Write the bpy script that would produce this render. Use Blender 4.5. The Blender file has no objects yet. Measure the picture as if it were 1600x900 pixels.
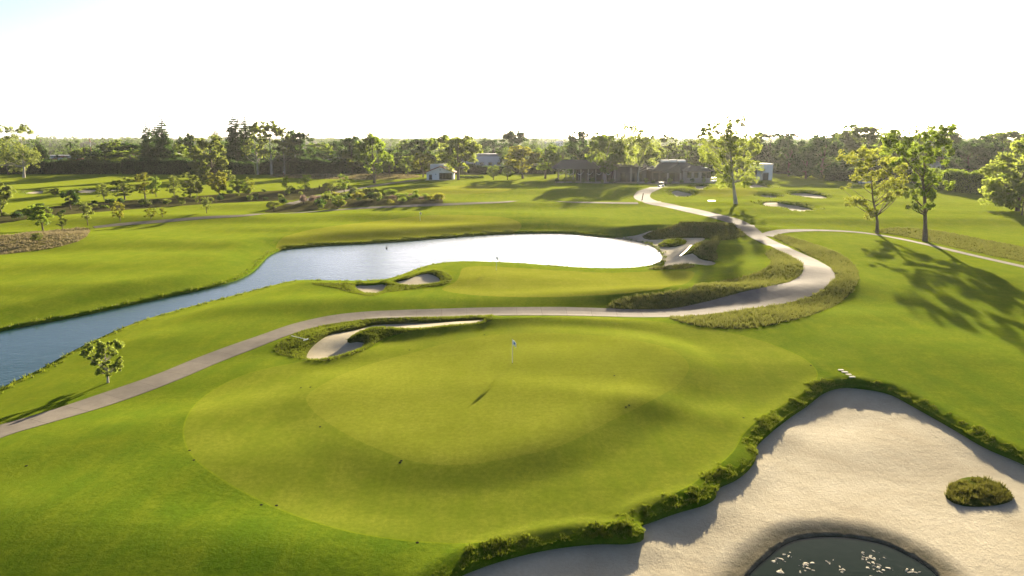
import bpy, math, random
import numpy as np
from mathutils import Vector, geometry
R = math.radians
S = bpy.context.scene
COL = S.collection
# ------------------------------------------------------------------ camera
CAMZ, PITCH, FPX = 20.0, R(12.57), 1067.0
cam = bpy.data.cameras.new('camera'); cam.lens = 24.0; cam.sensor_width = 36.0
cam.clip_start = 0.5; cam.clip_end = 12000
camo = bpy.data.objects.new('camera', cam); COL.objects.link(camo)
camo.location = (0, 0, CAMZ); camo.rotation_euler = (math.pi/2 - PITCH, 0, 0)
S.camera = camo
# ------------------------------------------------------------------ sky, sun, exposure
SUN_EL, SUN_AZ = R(12.3), R(18.2)
w = bpy.data.worlds.new('World'); S.world = w; w.use_nodes = True
nt = w.node_tree; nt.nodes.clear()
sky = nt.nodes.new('ShaderNodeTexSky'); sky.sky_type = 'NISHITA'; sky.sun_disc = False
sky.sun_elevation = SUN_EL; sky.sun_rotation = SUN_AZ; sky.altitude = 10
sky.air_density = 0.25; sky.dust_density = 1.0; sky.ozone_density = 0.2
bg = nt.nodes.new('ShaderNodeBackground'); bg.inputs['Strength'].default_value = 0.08
wo = nt.nodes.new('ShaderNodeOutputWorld')
nt.links.new(sky.outputs[0], bg.inputs[0]); nt.links.new(bg.outputs[0], wo.inputs[0])
sun = bpy.data.lights.new('sun', 'SUN'); sun.energy = 5.0; sun.angle = R(0.6); sun.color = (1.0, 0.86, 0.62)
suno = bpy.data.objects.new('sun', sun); COL.objects.link(suno)
SD = Vector((math.sin(SUN_AZ)*math.cos(SUN_EL), math.cos(SUN_AZ)*math.cos(SUN_EL), math.sin(SUN_EL)))
suno.rotation_euler = SD.to_track_quat('Z', 'Y').to_euler(); suno.location = (60, 200, 120)
vs = S.view_settings; vs.view_transform = 'Standard'; vs.look = 'None'; vs.gamma = 1.0
vs.use_curve_mapping = False; vs.exposure = 2.18
HAZE_DENSITY = 0.000042
S.cycles.volume_bounces = 1

# ------------------------------------------------------------------ pixel helpers
cp, sp = math.cos(PITCH), math.sin(PITCH)
def rays(p):
    p = np.atleast_2d(np.asarray(p, float))
    a, b = p[:, 0]-800, 450-p[:, 1]
    return np.stack([a, FPX*cp + b*sp, -FPX*sp + b*cp], 1)
def on_z(p, z):
    r = rays(p); t = (np.asarray(z)-CAMZ)/r[:, 2]
    return np.stack([r[:, 0]*t, r[:, 1]*t], 1)
def at_depth(px, py, Y):
    r = rays([(px, py)])[0]; t = Y/r[1]
    return Vector((r[0]*t, Y, CAMZ + r[2]*t))

# ------------------------------------------------------------------ noise and polygons
rng = np.random.default_rng(7)
WAV = []
for lam, amp, n in ((60, .10, 8), (30, .065, 10), (14, .028, 12), (7, .008, 10)):
    for i in range(n):
        th = rng.normal(math.pi/2, .75)
        k = 2*math.pi/(lam*rng.uniform(.75, 1.3))
        WAV.append((k*math.cos(th), k*math.sin(th), rng.uniform(0, 6.28), amp/math.sqrt(n)*1.6))
def wavy(X, Y):
    h = np.zeros_like(X)
    for kx, ky, ph, a in WAV: h += a*np.sin(kx*X + ky*Y + ph)
    return h
def smooth(a, b, x):
    t = np.clip((x-a)/(b-a), 0, 1); return t*t*(3-2*t)
def inside(P, Q):
    x, y = Q[:, 0], Q[:, 1]; r = np.zeros(len(Q), bool)
    bb0, bb1 = P.min(0), P.max(0)
    m = (x >= bb0[0]) & (x <= bb1[0]) & (y >= bb0[1]) & (y <= bb1[1])
    if not m.any(): return r
    xs, ys = x[m], y[m]; rr = np.zeros(len(xs), bool)
    P2 = np.roll(P, -1, 0)
    for (x1, y1), (x2, y2) in zip(P, P2):
        if y1 == y2: continue
        c = ((y1 > ys) != (y2 > ys)) & (xs < (x2-x1)*(ys-y1)/(y2-y1)+x1)
        rr ^= c
    r[m] = rr; return r
def sdf(P, Q, margin=12.0):
    d = np.full(len(Q), 1e3)
    bb0, bb1 = P.min(0)-margin, P.max(0)+margin
    m = (Q[:, 0] >= bb0[0]) & (Q[:, 0] <= bb1[0]) & (Q[:, 1] >= bb0[1]) & (Q[:, 1] <= bb1[1])
    if not m.any(): return d
    q = Q[m]; best = np.full(len(q), 1e9); P2 = np.roll(P, -1, 0)
    for a, b in zip(P, P2):
        ab = b-a; L = (ab*ab).sum()
        if L < 1e-9: continue
        t = np.clip(((q-a)@ab)/L, 0, 1); e = q-a-t[:, None]*ab
        best = np.minimum(best, (e*e).sum(1))
    best = np.sqrt(best); ins = inside(P, q)
    d[m] = np.where(ins, -best, best); return d
def spline(P, closed=True, n=6):
    P = np.asarray(P, float); N = len(P); out = []
    rngi = range(N) if closed else range(N-1)
    for i in rngi:
        if closed: a, b, c, d = P[(i-1) % N], P[i], P[(i+1) % N], P[(i+2) % N]
        else: a, b, c, d = P[max(i-1, 0)], P[i], P[i+1], P[min(i+2, N-1)]
        l1, l2, l3 = [max(np.linalg.norm(v)**.5, 1e-3) for v in (b-a, c-b, d-c)]
        m1 = (c-b) + l2*((b-a)/l1 - (c-a)/(l1+l2)) if np.any(b != a) else (c-b)
        m2 = (c-b) + l2*((d-c)/l3 - (d-b)/(l2+l3)) if np.any(d != c) else (c-b)
        for k in range(n):
            t = k/n; t2, t3 = t*t, t*t*t
            out.append((2*t3-3*t2+1)*b + (t3-2*t2+t)*m1 + (-2*t3+3*t2)*c + (t3-t2)*m2)
    if not closed: out.append(P[-1])
    return np.array(out)
def resample(P, step_rel=.011, smin=.35, closed=True):
    Q = np.vstack([P, P[:1]]) if closed else P
    out = [Q[0]]; acc = 0.
    for a, b in zip(Q[:-1], Q[1:]):
        L = np.linalg.norm(b-a)
        if L < 1e-6: continue
        pos = 0.
        while True:
            st = max(smin, step_rel*np.linalg.norm(a))
            if acc + (L-pos) < st: acc += L-pos; break
            pos += st-acc; acc = 0.; out.append(a+(b-a)*pos/L)
    out = np.array(out)
    if closed and np.linalg.norm(out[0]-out[-1]) < .5*max(smin, step_rel*np.linalg.norm(out[0])): out = out[:-1]
    return out

# ------------------------------------------------------------------ terrain height
ZW, ZW2 = -1.25, -.92
OVAL_PX = [(478,622),(505,600),(560,575),(640,552),(720,531),(800,521),(900,522),(1000,533),(1060,552),(1077,573),(1060,600),(1010,630),(950,660),(880,695),(800,715),(720,727),(650,722),(590,702),(530,672),(490,643)]
OVAL = on_z(spline(OVAL_PX, n=4), 0.4)
MOUNDS = [  # px, py, sigma x, sigma depth, height, turn in degrees
 (830,508,8,1.7,.55,0),(640,520,9,2.2,.75,14),(560,556,5,1.6,.3,25),(1000,515,9,3,.35,-12),
 (1180,560,9,4,.35,-20),(480,480,10,3,.6,12),(640,472,12,3,.35,0),(300,520,12,4,.4,30),
 (1080,462,13,2.8,1.3,8),(1210,430,5,7,.9,0),(1180,500,14,3,.5,8),(1310,440,4,10,.6,10),
 (1080,360,16,3.5,1.5,0),(1130,392,9,4,1.3,0),(1060,396,5,2,.6,0),
 (840,320,60,5,.9,0),(620,322,30,5,.8,0),(700,338,30,5,.8,0),(520,358,25,5,.7,5),(800,345,20,4,.5,0),
 (300,345,40,6,1.2,4),(200,385,30,5,.7,6),(350,400,22,4,.5,6),(60,420,18,5,.6,10),(150,450,25,4,.45,12),
 (1250,347,26,5,.9,-3),(1430,335,35,5,.9,-4),(1540,345,25,5,.8,-6),(1350,318,35,6,.8,0),(1200,330,25,4,.6,0),
 (1480,440,12,6,.5,-10),(1400,520,10,5,.4,0),(1500,560,9,4,.35,-15),(110,700,9,4,.5,20),(230,760,7,3,.45,25),
 (330,650,5,2,.25,30),(420,860,7,2,.3,-10),(120,850,7,3,.4,0),(1020,640,7,1.6,.22,-20),
 (60,375,24,6,1.3,0),(720,300,40,7,1.0,0),(1120,300,40,9,1.4,0),(560,276,45,10,.8,0),(160,277,60,12,1.2,0),(780,445,14,5,.4,0)]
MND = []
for px, py, sx, sy, hh, rot in MOUNDS:
    c = on_z([(px, py)], 0)[0]; MND.append((c[0], c[1], sx, sy, hh, R(rot)))
def h0(Q):
    X, Y = Q[:, 0], Q[:, 1]
    h = wavy(X, Y)*(1-.7*smooth(250, 450, np.hypot(X, Y)))
    for cx, cy, sx, sy, hh, rot in MND:
        dx, dy = X-cx, Y-cy; u = dx*math.cos(rot)+dy*math.sin(rot); v = -dx*math.sin(rot)+dy*math.cos(rot)
        h += 1.0*hh*np.exp(-.5*((u/sx)**2+(v/sy)**2))
    d = sdf(OVAL, Q, 8)
    pl = np.where(d < 900, .60*(1-smooth(-.8, 3.6, d)) + .08*np.exp(-((d+1.8)/1.5)**2), 0)
    return h + pl*(.3+.7*smooth(-9, 4, X))
def drop(px):            # pixel outline -> ground outline on the terrain
    px = np.atleast_2d(np.asarray(px, float)); z = np.zeros(len(px))
    for i in range(6): z = .4*z + .6*h0(on_z(px, z))
    return on_z(px, z)
def gpoly(px, off=0., n=5):
    px = spline(px, n=n); z = np.zeros(len(px))
    for i in range(6): z = .4*z + .6*(h0(on_z(px, z+off)))
    return resample(on_z(px, z+off))

POND = resample(on_z(spline([(0,612),(60,583),(110,555),(160,530),(215,507),(270,490),(330,474),(380,461),(430,448),(462,441),(520,441),(560,441.5),(590,440.5),(615,436),(640,427),(665,418),(700,412),(740,411),(777,412),(820,414),(870,418),(920,421),(960,421.5),(1000,420),(1022,415),(1033,408),(1035,400),(1025,389),(1005,380),(975,374),(945,370),(905,366),(860,364),(800,365),(760,367),(700,371),(640,376),(580,380),(520,383),(470,387),(440,391),(420,400),(408,412),(395,425),(370,438),(330,450),(270,463),(200,478),(120,495),(50,508),(0,518),(-120,542),(-300,590),(-420,680),(-330,760),(-130,680)], n=4), ZW))
_q = on_z([(1230,860),(1290,845),(1380,855),(1450,890)], -1.); ZW2 = float(h0(_q).mean())-.72-.30
POND2 = resample(on_z(spline([(1165,905),(1198,872),(1225,851),(1250,842),(1290,838),(1330,840),(1380,850),(1420,868),(1455,890),(1475,912),(1490,960),(1400,1020),(1250,1010),(1150,950)], n=5), ZW2))
WASTE_PX = [(700,912),(760,884),(850,860),(930,850),(985,849),(1006,842),(1000,824),(1020,815),(1062,800),(1100,789),(1118,778),(1122,764),(1150,750),(1172,732),(1181,716),(1180,702),(1200,680),(1235,652),(1262,634),(1288,614),(1315,606),(1350,608),(1390,616),(1430,637),(1480,665),(1540,700),(1600,726),(1700,780),(1800,860),(1850,1000),(1500,1150),(900,1100),(660,960)]
BUNK = [  # outline, drop, offset used for the projection, name label
 ('waste', WASTE_PX, .72, -.5),
 ('b1', [(478,560),(482,546),(497,531),(514,521),(532,517),(560,512),(580,506),(640,503),(700,501),(750,499),(758,501),(745,505),(700,509),(650,514),(605,513),(572,516),(552,524),(541,534),(556,531),(570,534),(566,543),(545,552),(520,559),(495,563)], .55, -.2),
 ('b2', [(553,445),(578,444),(604,443),(602,451),(592,458),(576,460),(563,455)], .5, -.15),
 ('b3', [(611,441),(640,433),(655,427),(672,426),(685,432),(689,440),(670,444),(640,446),(622,444)], .55, -.15),
 ('shore', [(958,362),(1000,363),(1024,361),(1003,366),(1015,371),(1050,373),(1082,372),(1103,373),(1092,380),(1078,385),(1062,391),(1068,395),(1085,397),(1090,403),(1100,407),(1112,409),(1119,412),(1112,416),(1080,413),(1055,411),(1034,414),(1039,405),(1037,395),(1027,387),(1006,378),(976,372),(962,368)], .35, -.3),
 ('f1', [(1048,299),(1056,295),(1070,298),(1083,301),(1078,305),(1056,305)], .9, 0),
 ('f2', [(1082,291),(1095,288),(1106,291),(1102,294),(1085,294)], .9, 0),
 ('f3', [(1171,289),(1180,286),(1195,289),(1210,294),(1190,294),(1172,292)], .9, 0),
 ('f4', [(1234,302),(1247,299),(1265,300),(1285,303),(1294,307),(1280,309),(1255,306)], .9, 0),
 ('f5', [(1184,304),(1200,303),(1217,306),(1208,308),(1195,307)], .8, 0),
 ('f6', [(1189,316),(1200,314),(1230,316),(1262,322),(1273,326),(1250,328),(1220,324),(1197,320)], .9, 0),
 ('l1', [(38,300),(50,297),(68,297),(66,301),(45,302)], .8, 0),
 ('l2', [(118,298),(125,295),(140,294),(152,295),(148,299),(130,301)], .8, 0),
 ('l3', [(170,296),(177,294),(185,295),(182,298),(173,298)], .7, 0),
 ('l4', [(283,283),(295,281),(312,281),(308,284),(292,285)], .8, 0)]
BK = [(n, gpoly(p, off), D) for n, p, D, off in BUNK]
ISL = [('i1', gpoly([(1478,772),(1490,753),(1510,744),(1545,747),(1575,762),(1583,776),(1570,783),(1530,788),(1495,784)], -.55), .12),
       ('i2', gpoly([(1028,378),(1040,375),(1060,375),(1072,377),(1070,381),(1045,382)], -.3), .3)]
B = {n: (p, D) for n, p, D in BK}
NATURAL = {'shore'}
def fields(Q):
    f = {'pond': sdf(POND, Q, 10), 'pond2': sdf(POND2, Q, 6)}
    for n, p, D in BK: f[n] = sdf(p, Q, 6)
    for n, p, D in ISL: f[n] = sdf(p, Q, 3)
    return f
def Hs(Q, f, base=None):                         # sand level
    base = h0(Q) if base is None else base
    h = base.copy()
    for n, p, D in BK:
        d = f[n]; m = d < 1.
        h = np.where(m, base - D*(.75+.25*smooth(0, 2.2, -d)), h)
    dp = f['pond']; m = dp < 7
    h = np.where(m & (dp < 900), (ZW+.04)+(h-ZW-.04)*smooth(0, 6, dp), h)
    d2 = f['pond2']
    h = np.where(d2 < 4.5, (ZW2+.03)+(h-ZW2-.03)*smooth(-.3, 1.5, d2), h)
    return h
def Hg(Q, f=None):                               # turf level
    f = fields(Q) if f is None else f
    base = h0(Q); h = base.copy()
    dp = f['pond']
    h = np.where(dp < 900, (ZW+.3)+(h-ZW-.3)*smooth(0, 7.5, dp), h)
    for n, p, D in BK:
        d = np.maximum(f[n], 0); m = f[n] < 6
        wd = .8 if n == 'waste' else (.8 if n[0] == 'b' else 3.0)
        h = np.where(m, h - D*(.38 if wd > 1 else .2)*(1-smooth(0, wd, d)) + (.16*D*np.exp(-((d-wd*1.25)/(wd*.6))**2)), h)
    for n, p, hh in ISL:
        d = f[n]
        h = np.where(d < .05, Hs(Q, f, base) + .1 + hh*smooth(0, 1.3, -d), h)
    return h
def gz(x, y): return float(Hg(np.array([[x, y]]))[0])
def ground(px, py):
    q = drop([(px, py)])
    for i in range(4): q = on_z([(px, py)], Hg(q))
    return Vector((q[0, 0], q[0, 1], gz(q[0, 0], q[0, 1])))
def ground_at(px, Y):
    r = rays([(px, 212)])[0]; x = r[0]*Y/r[1]
    return Vector((x, Y, gz(x, Y)))

# ------------------------------------------------------------------ materials
MATS = {}
def mat(name, fn):
    if name in MATS: return MATS[name]
    m = bpy.data.materials.new(name); m.use_nodes = True; n = m.node_tree; n.nodes.clear()
    out = n.nodes.new('ShaderNodeOutputMaterial'); fn(n, out); MATS[name] = m; return m
def N(n, t, **kw):
    x = n.nodes.new(t)
    for k, v in kw.items():
        if k in x.inputs: x.inputs[k].default_value = v
        else: setattr(x, k, v)
    return x
def L(n, a, b): n.links.new(a, b)
def noise(n, co, scale, detail=4, rough=.55, dist=0):
    x = N(n, 'ShaderNodeTexNoise', Scale=scale, Detail=detail, Roughness=rough, Distortion=dist); L(n, co, x.inputs['Vector']); return x.outputs['Fac']
def ramp(n, fac, stops):
    x = n.nodes.new('ShaderNodeValToRGB'); e = x.color_ramp.elements
    while len(e) < len(stops): e.new(.5)
    for i, (p, c) in enumerate(stops): e[i].position = p; e[i].color = (c[0], c[1], c[2], 1)
    L(n, fac, x.inputs[0]); return x.outputs[0]
def mixc(n, fac, a, b, mode='MIX'):
    x = n.nodes.new('ShaderNodeMix'); x.data_type = 'RGBA'; x.blend_type = mode
    for s, v in ((0, fac), (6, a), (7, b)):
        if hasattr(v, 'is_linked') or hasattr(v, 'links'): L(n, v, x.inputs[s])
        else: x.inputs[s].default_value = v if s == 0 else (v[0], v[1], v[2], 1)
    return x.outputs[2]
def mapr(n, v, a, b, c, d):
    x = N(n, 'ShaderNodeMapRange'); L(n, v, x.inputs[0])
    for i, k in enumerate((a, b, c, d)): x.inputs[i+1].default_value = k
    return x.outputs[0]
def pos(n, scale=(1, 1, 1), rot=0):
    g = n.nodes.new('ShaderNodeNewGeometry'); m = n.nodes.new('ShaderNodeMapping')
    L(n, g.outputs['Position'], m.inputs['Vector']); m.inputs['Scale'].default_value = scale; m.inputs['Rotation'].default_value = (0, 0, rot)
    return m.outputs[0]
def objco(n):
    return n.nodes.new('ShaderNodeTexCoord').outputs['Object']
def bump(n, h, dist, strength=1.0, normal=None):
    b = N(n, 'ShaderNodeBump', Strength=strength, Distance=dist); L(n, h, b.inputs['Height'])
    if normal is not None: L(n, normal, b.inputs['Normal'])
    return b.outputs[0]
def pbsdf(n, out, col, rough=.8, spec=.3, normal=None, **kw):
    p = N(n, 'ShaderNodeBsdfPrincipled', Roughness=rough)
    p.inputs['Specular IOR Level'].default_value = spec
    for k, v in kw.items(): p.inputs[k.replace('_', ' ')].default_value = v
    if hasattr(col, 'links'): L(n, col, p.inputs['Base Color'])
    else: p.inputs['Base Color'].default_value = (*col, 1)
    if normal is not None: L(n, normal, p.inputs['Normal'])
    L(n, p.outputs[0], out.inputs[0]); return p
def turf(dark, light, yellow, grain=.035, sheen=.5, amt=1.0, streak=0.):
    def fn(n, out):
        p = pos(n)
        big = noise(n, p, .035, 5, .6, .5); mid = noise(n, p, .35, 5, .65); fine = noise(n, p, 3.2, 6, .75)
        gr = noise(n, p, 16, 4, .8)
        c = mixc(n, mapr(n, big, .35, .68, 0, 1), dark, light)
        c = mixc(n, mapr(n, mid, .4, .72, 0, .7), c, yellow)
        st = noise(n, pos(n, (.9, .09, 1), R(28)), 1.0, 4, .6)
        c = mixc(n, mapr(n, st, .45, .72, 0, .42*amt), c, yellow)
        s2 = noise(n, pos(n, (.07, 1.1, 1), R(12)), 1.0, 5, .65, .6)
        c = mixc(n, mapr(n, s2, .5, .75, 0, .4), c, [v*.72 for v in dark])
        c = mixc(n, mapr(n, fine, .36, .64, .6, 0), c, [v*.55 for v in dark])
        c = mixc(n, mapr(n, gr, .3, .7, .55, 0), c, [v*.5 for v in dark])
        nb = bump(n, fine, grain*1.2, .7); nb = bump(n, gr, grain*.35, .7, nb)
        q = pbsdf(n, out, c, .9, .0, nb)
        q.inputs['Sheen Weight'].default_value = sheen*.36; q.inputs['Sheen Roughness'].default_value = .45
        q.inputs['Sheen Tint'].default_value = (.62, .66, .06, 1)
    return fn
M_ROUGHF = mat('fairway_turf', turf((.043,.100,.006), (.088,.148,.009), (.165,.190,.014), .06, .35))
M_GREEN = mat('green_turf', turf((.088,.128,.010), (.130,.164,.015), (.185,.198,.026), .02, .38, 1.2))
M_GREEN2 = mat('green_turf_pale', turf((.115,.135,.012), (.150,.160,.020), (.190,.185,.030), .014, .36, 1.0))
M_GREENI = mat('green_turf_inner', turf((.124,.152,.014), (.158,.180,.020), (.205,.212,.030), .014, .4, 1.1))
M_NATIVE = mat('native_grass', turf((.040,.060,.010), (.075,.085,.018), (.16,.13,.05), .12, .25))
M_SUBURB = mat('suburb_soil', turf((.022,.032,.012), (.035,.045,.018), (.06,.055,.035), .2, .0))
M_DRY = mat('dry_grass', turf((.10,.085,.04), (.20,.15,.075), (.27,.20,.11), .1, .2))
def f_sand(n, out):
    p = pos(n); big = noise(n, p, .16, 5, .6, .6); fine = noise(n, p, 5, 6, .75); grit = noise(n, p, 40, 3, .8)
    c = ramp(n, big, [(.3, (.35,.30,.20)), (.5, (.43,.38,.265)), (.72, (.50,.445,.325))])
    c = mixc(n, mapr(n, fine, .35, .7, .35, 0), c, (.30,.245,.17))
    at = N(n, 'ShaderNodeAttribute', attribute_name='wet')
    wetc = mixc(n, mapr(n, noise(n, p, 1.6, 5, .7), .35, .65, 0, 1), (.085,.078,.045), (.20,.165,.10))
    c = mixc(n, at.outputs['Fac'], c, wetc)
    st = noise(n, pos(n, (7, .5, 1), R(-35)), 1.0, 5, .7, .4)
    nb = bump(n, st, .035, .5); nb = bump(n, fine, .06, .7, nb); nb = bump(n, noise(n, p, 1.1, 5, .7), .12, .5, nb); nb = bump(n, grit, .012, .5, nb)
    pbsdf(n, out, c, .95, .02, nb)
M_SAND = mat('bunker_sand', f_sand)
def f_path(n, out):
    p = pos(n); a = noise(n, p, .5, 6, .7); b = noise(n, p, 7, 5, .7)
    oi = n.nodes.new('ShaderNodeObjectInfo')
    c = ramp(n, a, [(.25, (.15,.13,.102)), (.5, (.205,.178,.142)), (.75, (.26,.228,.182))])
    c = mixc(n, mapr(n, b, .3, .7, .3, 0), c, (.13,.115,.095))
    c = mixc(n, mapr(n, oi.outputs['Random'], 0, 1, 0, .28), c, (.14,.125,.105))
    pbsdf(n, out, c, .9, .025, bump(n, b, .012, .6))
M_PATH = mat('path_concrete', f_path)
def plain(col, rough=.7, spec=.3, var=.25, scale=1.5, bd=.0):
    def fn(n, out):
        o = objco(n); a = noise(n, o, scale, 5, .65)
        c = mixc(n, mapr(n, a, .3, .7, var, 0), col, [v*.55 for v in col])
        pbsdf(n, out, c, rough, spec, bump(n, a, bd, .6) if bd else None)
    return fn
M_JOINT = mat('joint_dirt', plain((.07,.06,.045), .95, .1, .4))
M_MULCH = mat('bed_mulch', turf((.04,.042,.018), (.075,.07,.035), (.15,.125,.075), .1, .05))
def f_water(tint, scale, dist, rough, spec=.5):
    def fn(n, out):
        a = noise(n, pos(n, (1, 1.6, 1), R(20)), scale, 5, .62, .3); b = noise(n, pos(n, (1, 1, 1)), scale*.22, 3, .5)
        nb = bump(n, a, dist, .85); nb = bump(n, b, dist*1.6, .5, nb)
        p = pbsdf(n, out, tint, rough, spec, nb, IOR=1.33)
    return fn
M_WATER = mat('pond_water', f_water((.022,.060,.060), 1.3, .04, .03, .28))
M_WATER2 = mat('dark_pond_water', f_water((.011,.020,.013), 1.2, .012, .03, .1))
def leafmat(d, l, tr, trans=.5):
    def fn(n, out):
        at = N(n, 'ShaderNodeAttribute', attribute_name='tint'); oi = n.nodes.new('ShaderNodeObjectInfo')
        c = mixc(n, at.outputs['Fac'], d, l)
        hs = N(n, 'ShaderNodeHueSaturation'); L(n, c, hs.inputs['Color'])
        L(n, mapr(n, oi.outputs['Random'], 0, 1, .492, .514), hs.inputs['Hue']); L(n, mapr(n, oi.outputs['Random'], 0, 1, .82, 1.18), hs.inputs['Value'])
        df = N(n, 'ShaderNodeBsdfDiffuse'); tl = N(n, 'ShaderNodeBsdfTranslucent'); gl = N(n, 'ShaderNodeBsdfGlossy', Roughness=.5)
        L(n, hs.outputs[0], df.inputs[0])
        tc = mixc(n, at.outputs['Fac'], [v*.6 for v in tr], tr); L(n, tc, tl.inputs[0]); gl.inputs[0].default_value = (.6,.6,.55,1)
        m = N(n, 'ShaderNodeMixShader'); m.inputs[0].default_value = trans; L(n, df.outputs[0], m.inputs[1]); L(n, tl.outputs[0], m.inputs[2])
        m2 = N(n, 'ShaderNodeMixShader'); m2.inputs[0].default_value = .035; L(n, m.outputs[0], m2.inputs[1]); L(n, gl.outputs[0], m2.inputs[2])
        L(n, m2.outputs[0], out.inputs[0])
    return fn
LEAF = {
 'mid': mat('leaf_mid', leafmat((.045,.085,.016), (.085,.135,.028), (.34,.46,.04), .55)),
 'dark': mat('leaf_dark', leafmat((.026,.055,.018), (.050,.090,.028), (.10,.19,.025), .4)),
 'euc': mat('leaf_euc', leafmat((.055,.088,.028), (.10,.14,.045), (.42,.50,.07), .58)),
 'yellow': mat('leaf_yellow', leafmat((.09,.115,.015), (.16,.17,.022), (.42,.42,.035), .52)),
 'olive': mat('leaf_olive', leafmat((.058,.080,.026), (.105,.13,.042), (.33,.39,.06), .53)),
 'rust': mat('leaf_rust', leafmat((.055,.088,.018), (.13,.125,.028), (.42,.46,.05), .58)),
 'far': mat('leaf_far', leafmat((.032,.058,.020), (.062,.098,.030), (.15,.23,.03), .42)),
 'pink': mat('leaf_pink', leafmat((.10,.08,.06), (.30,.19,.18), (.3,.22,.16))),
}
M_BLADE4 = mat('scrub_blades', leafmat((.030,.036,.008), (.085,.080,.018), (.16,.155,.025), .42))
M_BLADE3 = mat('dry_blades', leafmat((.13,.105,.05), (.26,.20,.11), (.30,.25,.12), .4))
M_BLADE = mat('rough_blades', leafmat((.028,.052,.006), (.080,.108,.012), (.19,.23,.018), .48))
M_BLADE2 = mat('native_blades', leafmat((.045,.055,.014), (.10,.095,.032), (.20,.21,.04), .45))
M_BARK = mat('bark_brown', plain((.16,.12,.085), .9, .15, .6, 2.5, .04))
M_BARKP = mat('bark_pale', plain((.42,.37,.30), .85, .15, .6, 1.2, .03))
M_WHITE = mat('white_stucco', plain((.72,.71,.68), .85, .2, .15, .6))
M_CREAM = mat('cream_stucco', plain((.34,.30,.24), .85, .2, .2, .6))
M_TAUPE = mat('taupe_wall', plain((.11,.095,.075), .85, .2, .3, .6))
M_TILE = mat('clay_tile', plain((.27,.105,.06), .85, .2, .55, 1.5, .03))
M_SHAKE = mat('shake_roof', plain((.115,.108,.09), .9, .15, .5, 1.2, .03))
M_GREYR = mat('grey_roof', plain((.25,.26,.27), .8, .2, .3, .5))
M_GLASS = mat('window_glass', lambda n, o: pbsdf(n, o, (.015,.02,.022), .08, .6))
M_FRAME = mat('dark_frame', plain((.04,.038,.034), .6, .3, .2))
M_WOOD = mat('timber', plain((.13,.08,.045), .8, .2, .4, 3))
M_STEEL = mat('steel_pole', plain((.22,.22,.22), .5, .5, .2))
M_RED = mat('red_paint', plain((.40,.06,.04), .6, .3, .2))
M_PAINT = mat('white_paint', plain((.78,.78,.76), .45, .4, .08))
M_BLUE = mat('blue_print', plain((.05,.14,.38), .6, .3, .1))
M_BLACK = mat('black_rubber', plain((.02,.02,.02), .9, .0, .2))
M_SEAT = mat('beige_seat', plain((.45,.38,.28), .7, .3, .1))
M_STONE = mat('pale_stone', plain((.62,.56,.44), .85, .2, .3, 3))
M_SKIN = mat('skin', plain((.45,.28,.20), .6, .3, .05))
M_CLOTHD = mat('dark_cloth', plain((.03,.03,.04), .9, .1, .2))
M_FEATHER = mat('dark_feather', plain((.05,.045,.04), .8, .2, .3))
M_SCUM = mat('pale_scum', plain((.62,.55,.40), .9, .1, .3, 3))
M_LINE = mat('collar_line', turf((.105,.158,.007), (.138,.182,.010), (.17,.20,.014), .03, .35))

# ------------------------------------------------------------------ object helpers
def meshdata(name, V, F, m, smooth_=False, attrs=None):
    me = bpy.data.meshes.new(name)
    V = np.asarray(V, np.float32)
    if isinstance(F, np.ndarray):
        nf, k = F.shape
        me.vertices.add(len(V)); me.vertices.foreach_set('co', V.ravel())
        me.loops.add(nf*k); me.loops.foreach_set('vertex_index', F.astype(np.int32).ravel())
        me.polygons.add(nf); me.polygons.foreach_set('loop_start', np.arange(0, nf*k, k, dtype=np.int32))
        me.update(calc_edges=True)
    else:
        me.from_pydata([tuple(v) for v in V.tolist()], [], F)
    if smooth_: me.polygons.foreach_set('use_smooth', np.ones(len(me.polygons), bool))
    for an, av in (attrs or {}).items():
        a = me.attributes.new(an, 'FLOAT', 'POINT'); a.data.foreach_set('value', np.asarray(av, np.float32))
    me.materials.append(m); me.update(); return me
def link(name, me, parent=None, loc=None):
    o = bpy.data.objects.new(name, me); COL.objects.link(o)
    if parent: o.parent = parent
    if loc is not None: o.location = loc
    return o
def obj(name, V, F, m, parent=None, loc=None, smooth_=False, attrs=None):
    return link(name, meshdata(name, V, F, m, smooth_, attrs), parent, loc)
def tag(o, label=None, cat=None, group=None, kind=None):
    if label: o['label'] = label
    if cat: o['category'] = cat
    if group: o['group'] = group
    if kind: o['kind'] = kind
    return o
def empty(name, loc, rz=0, label=None, cat=None, group=None):
    o = bpy.data.objects.new(name, None); COL.objects.link(o); o.location = loc; o.rotation_euler = (0, 0, rz); o.empty_display_size = .3
    return tag(o, label, cat, group)
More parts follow.
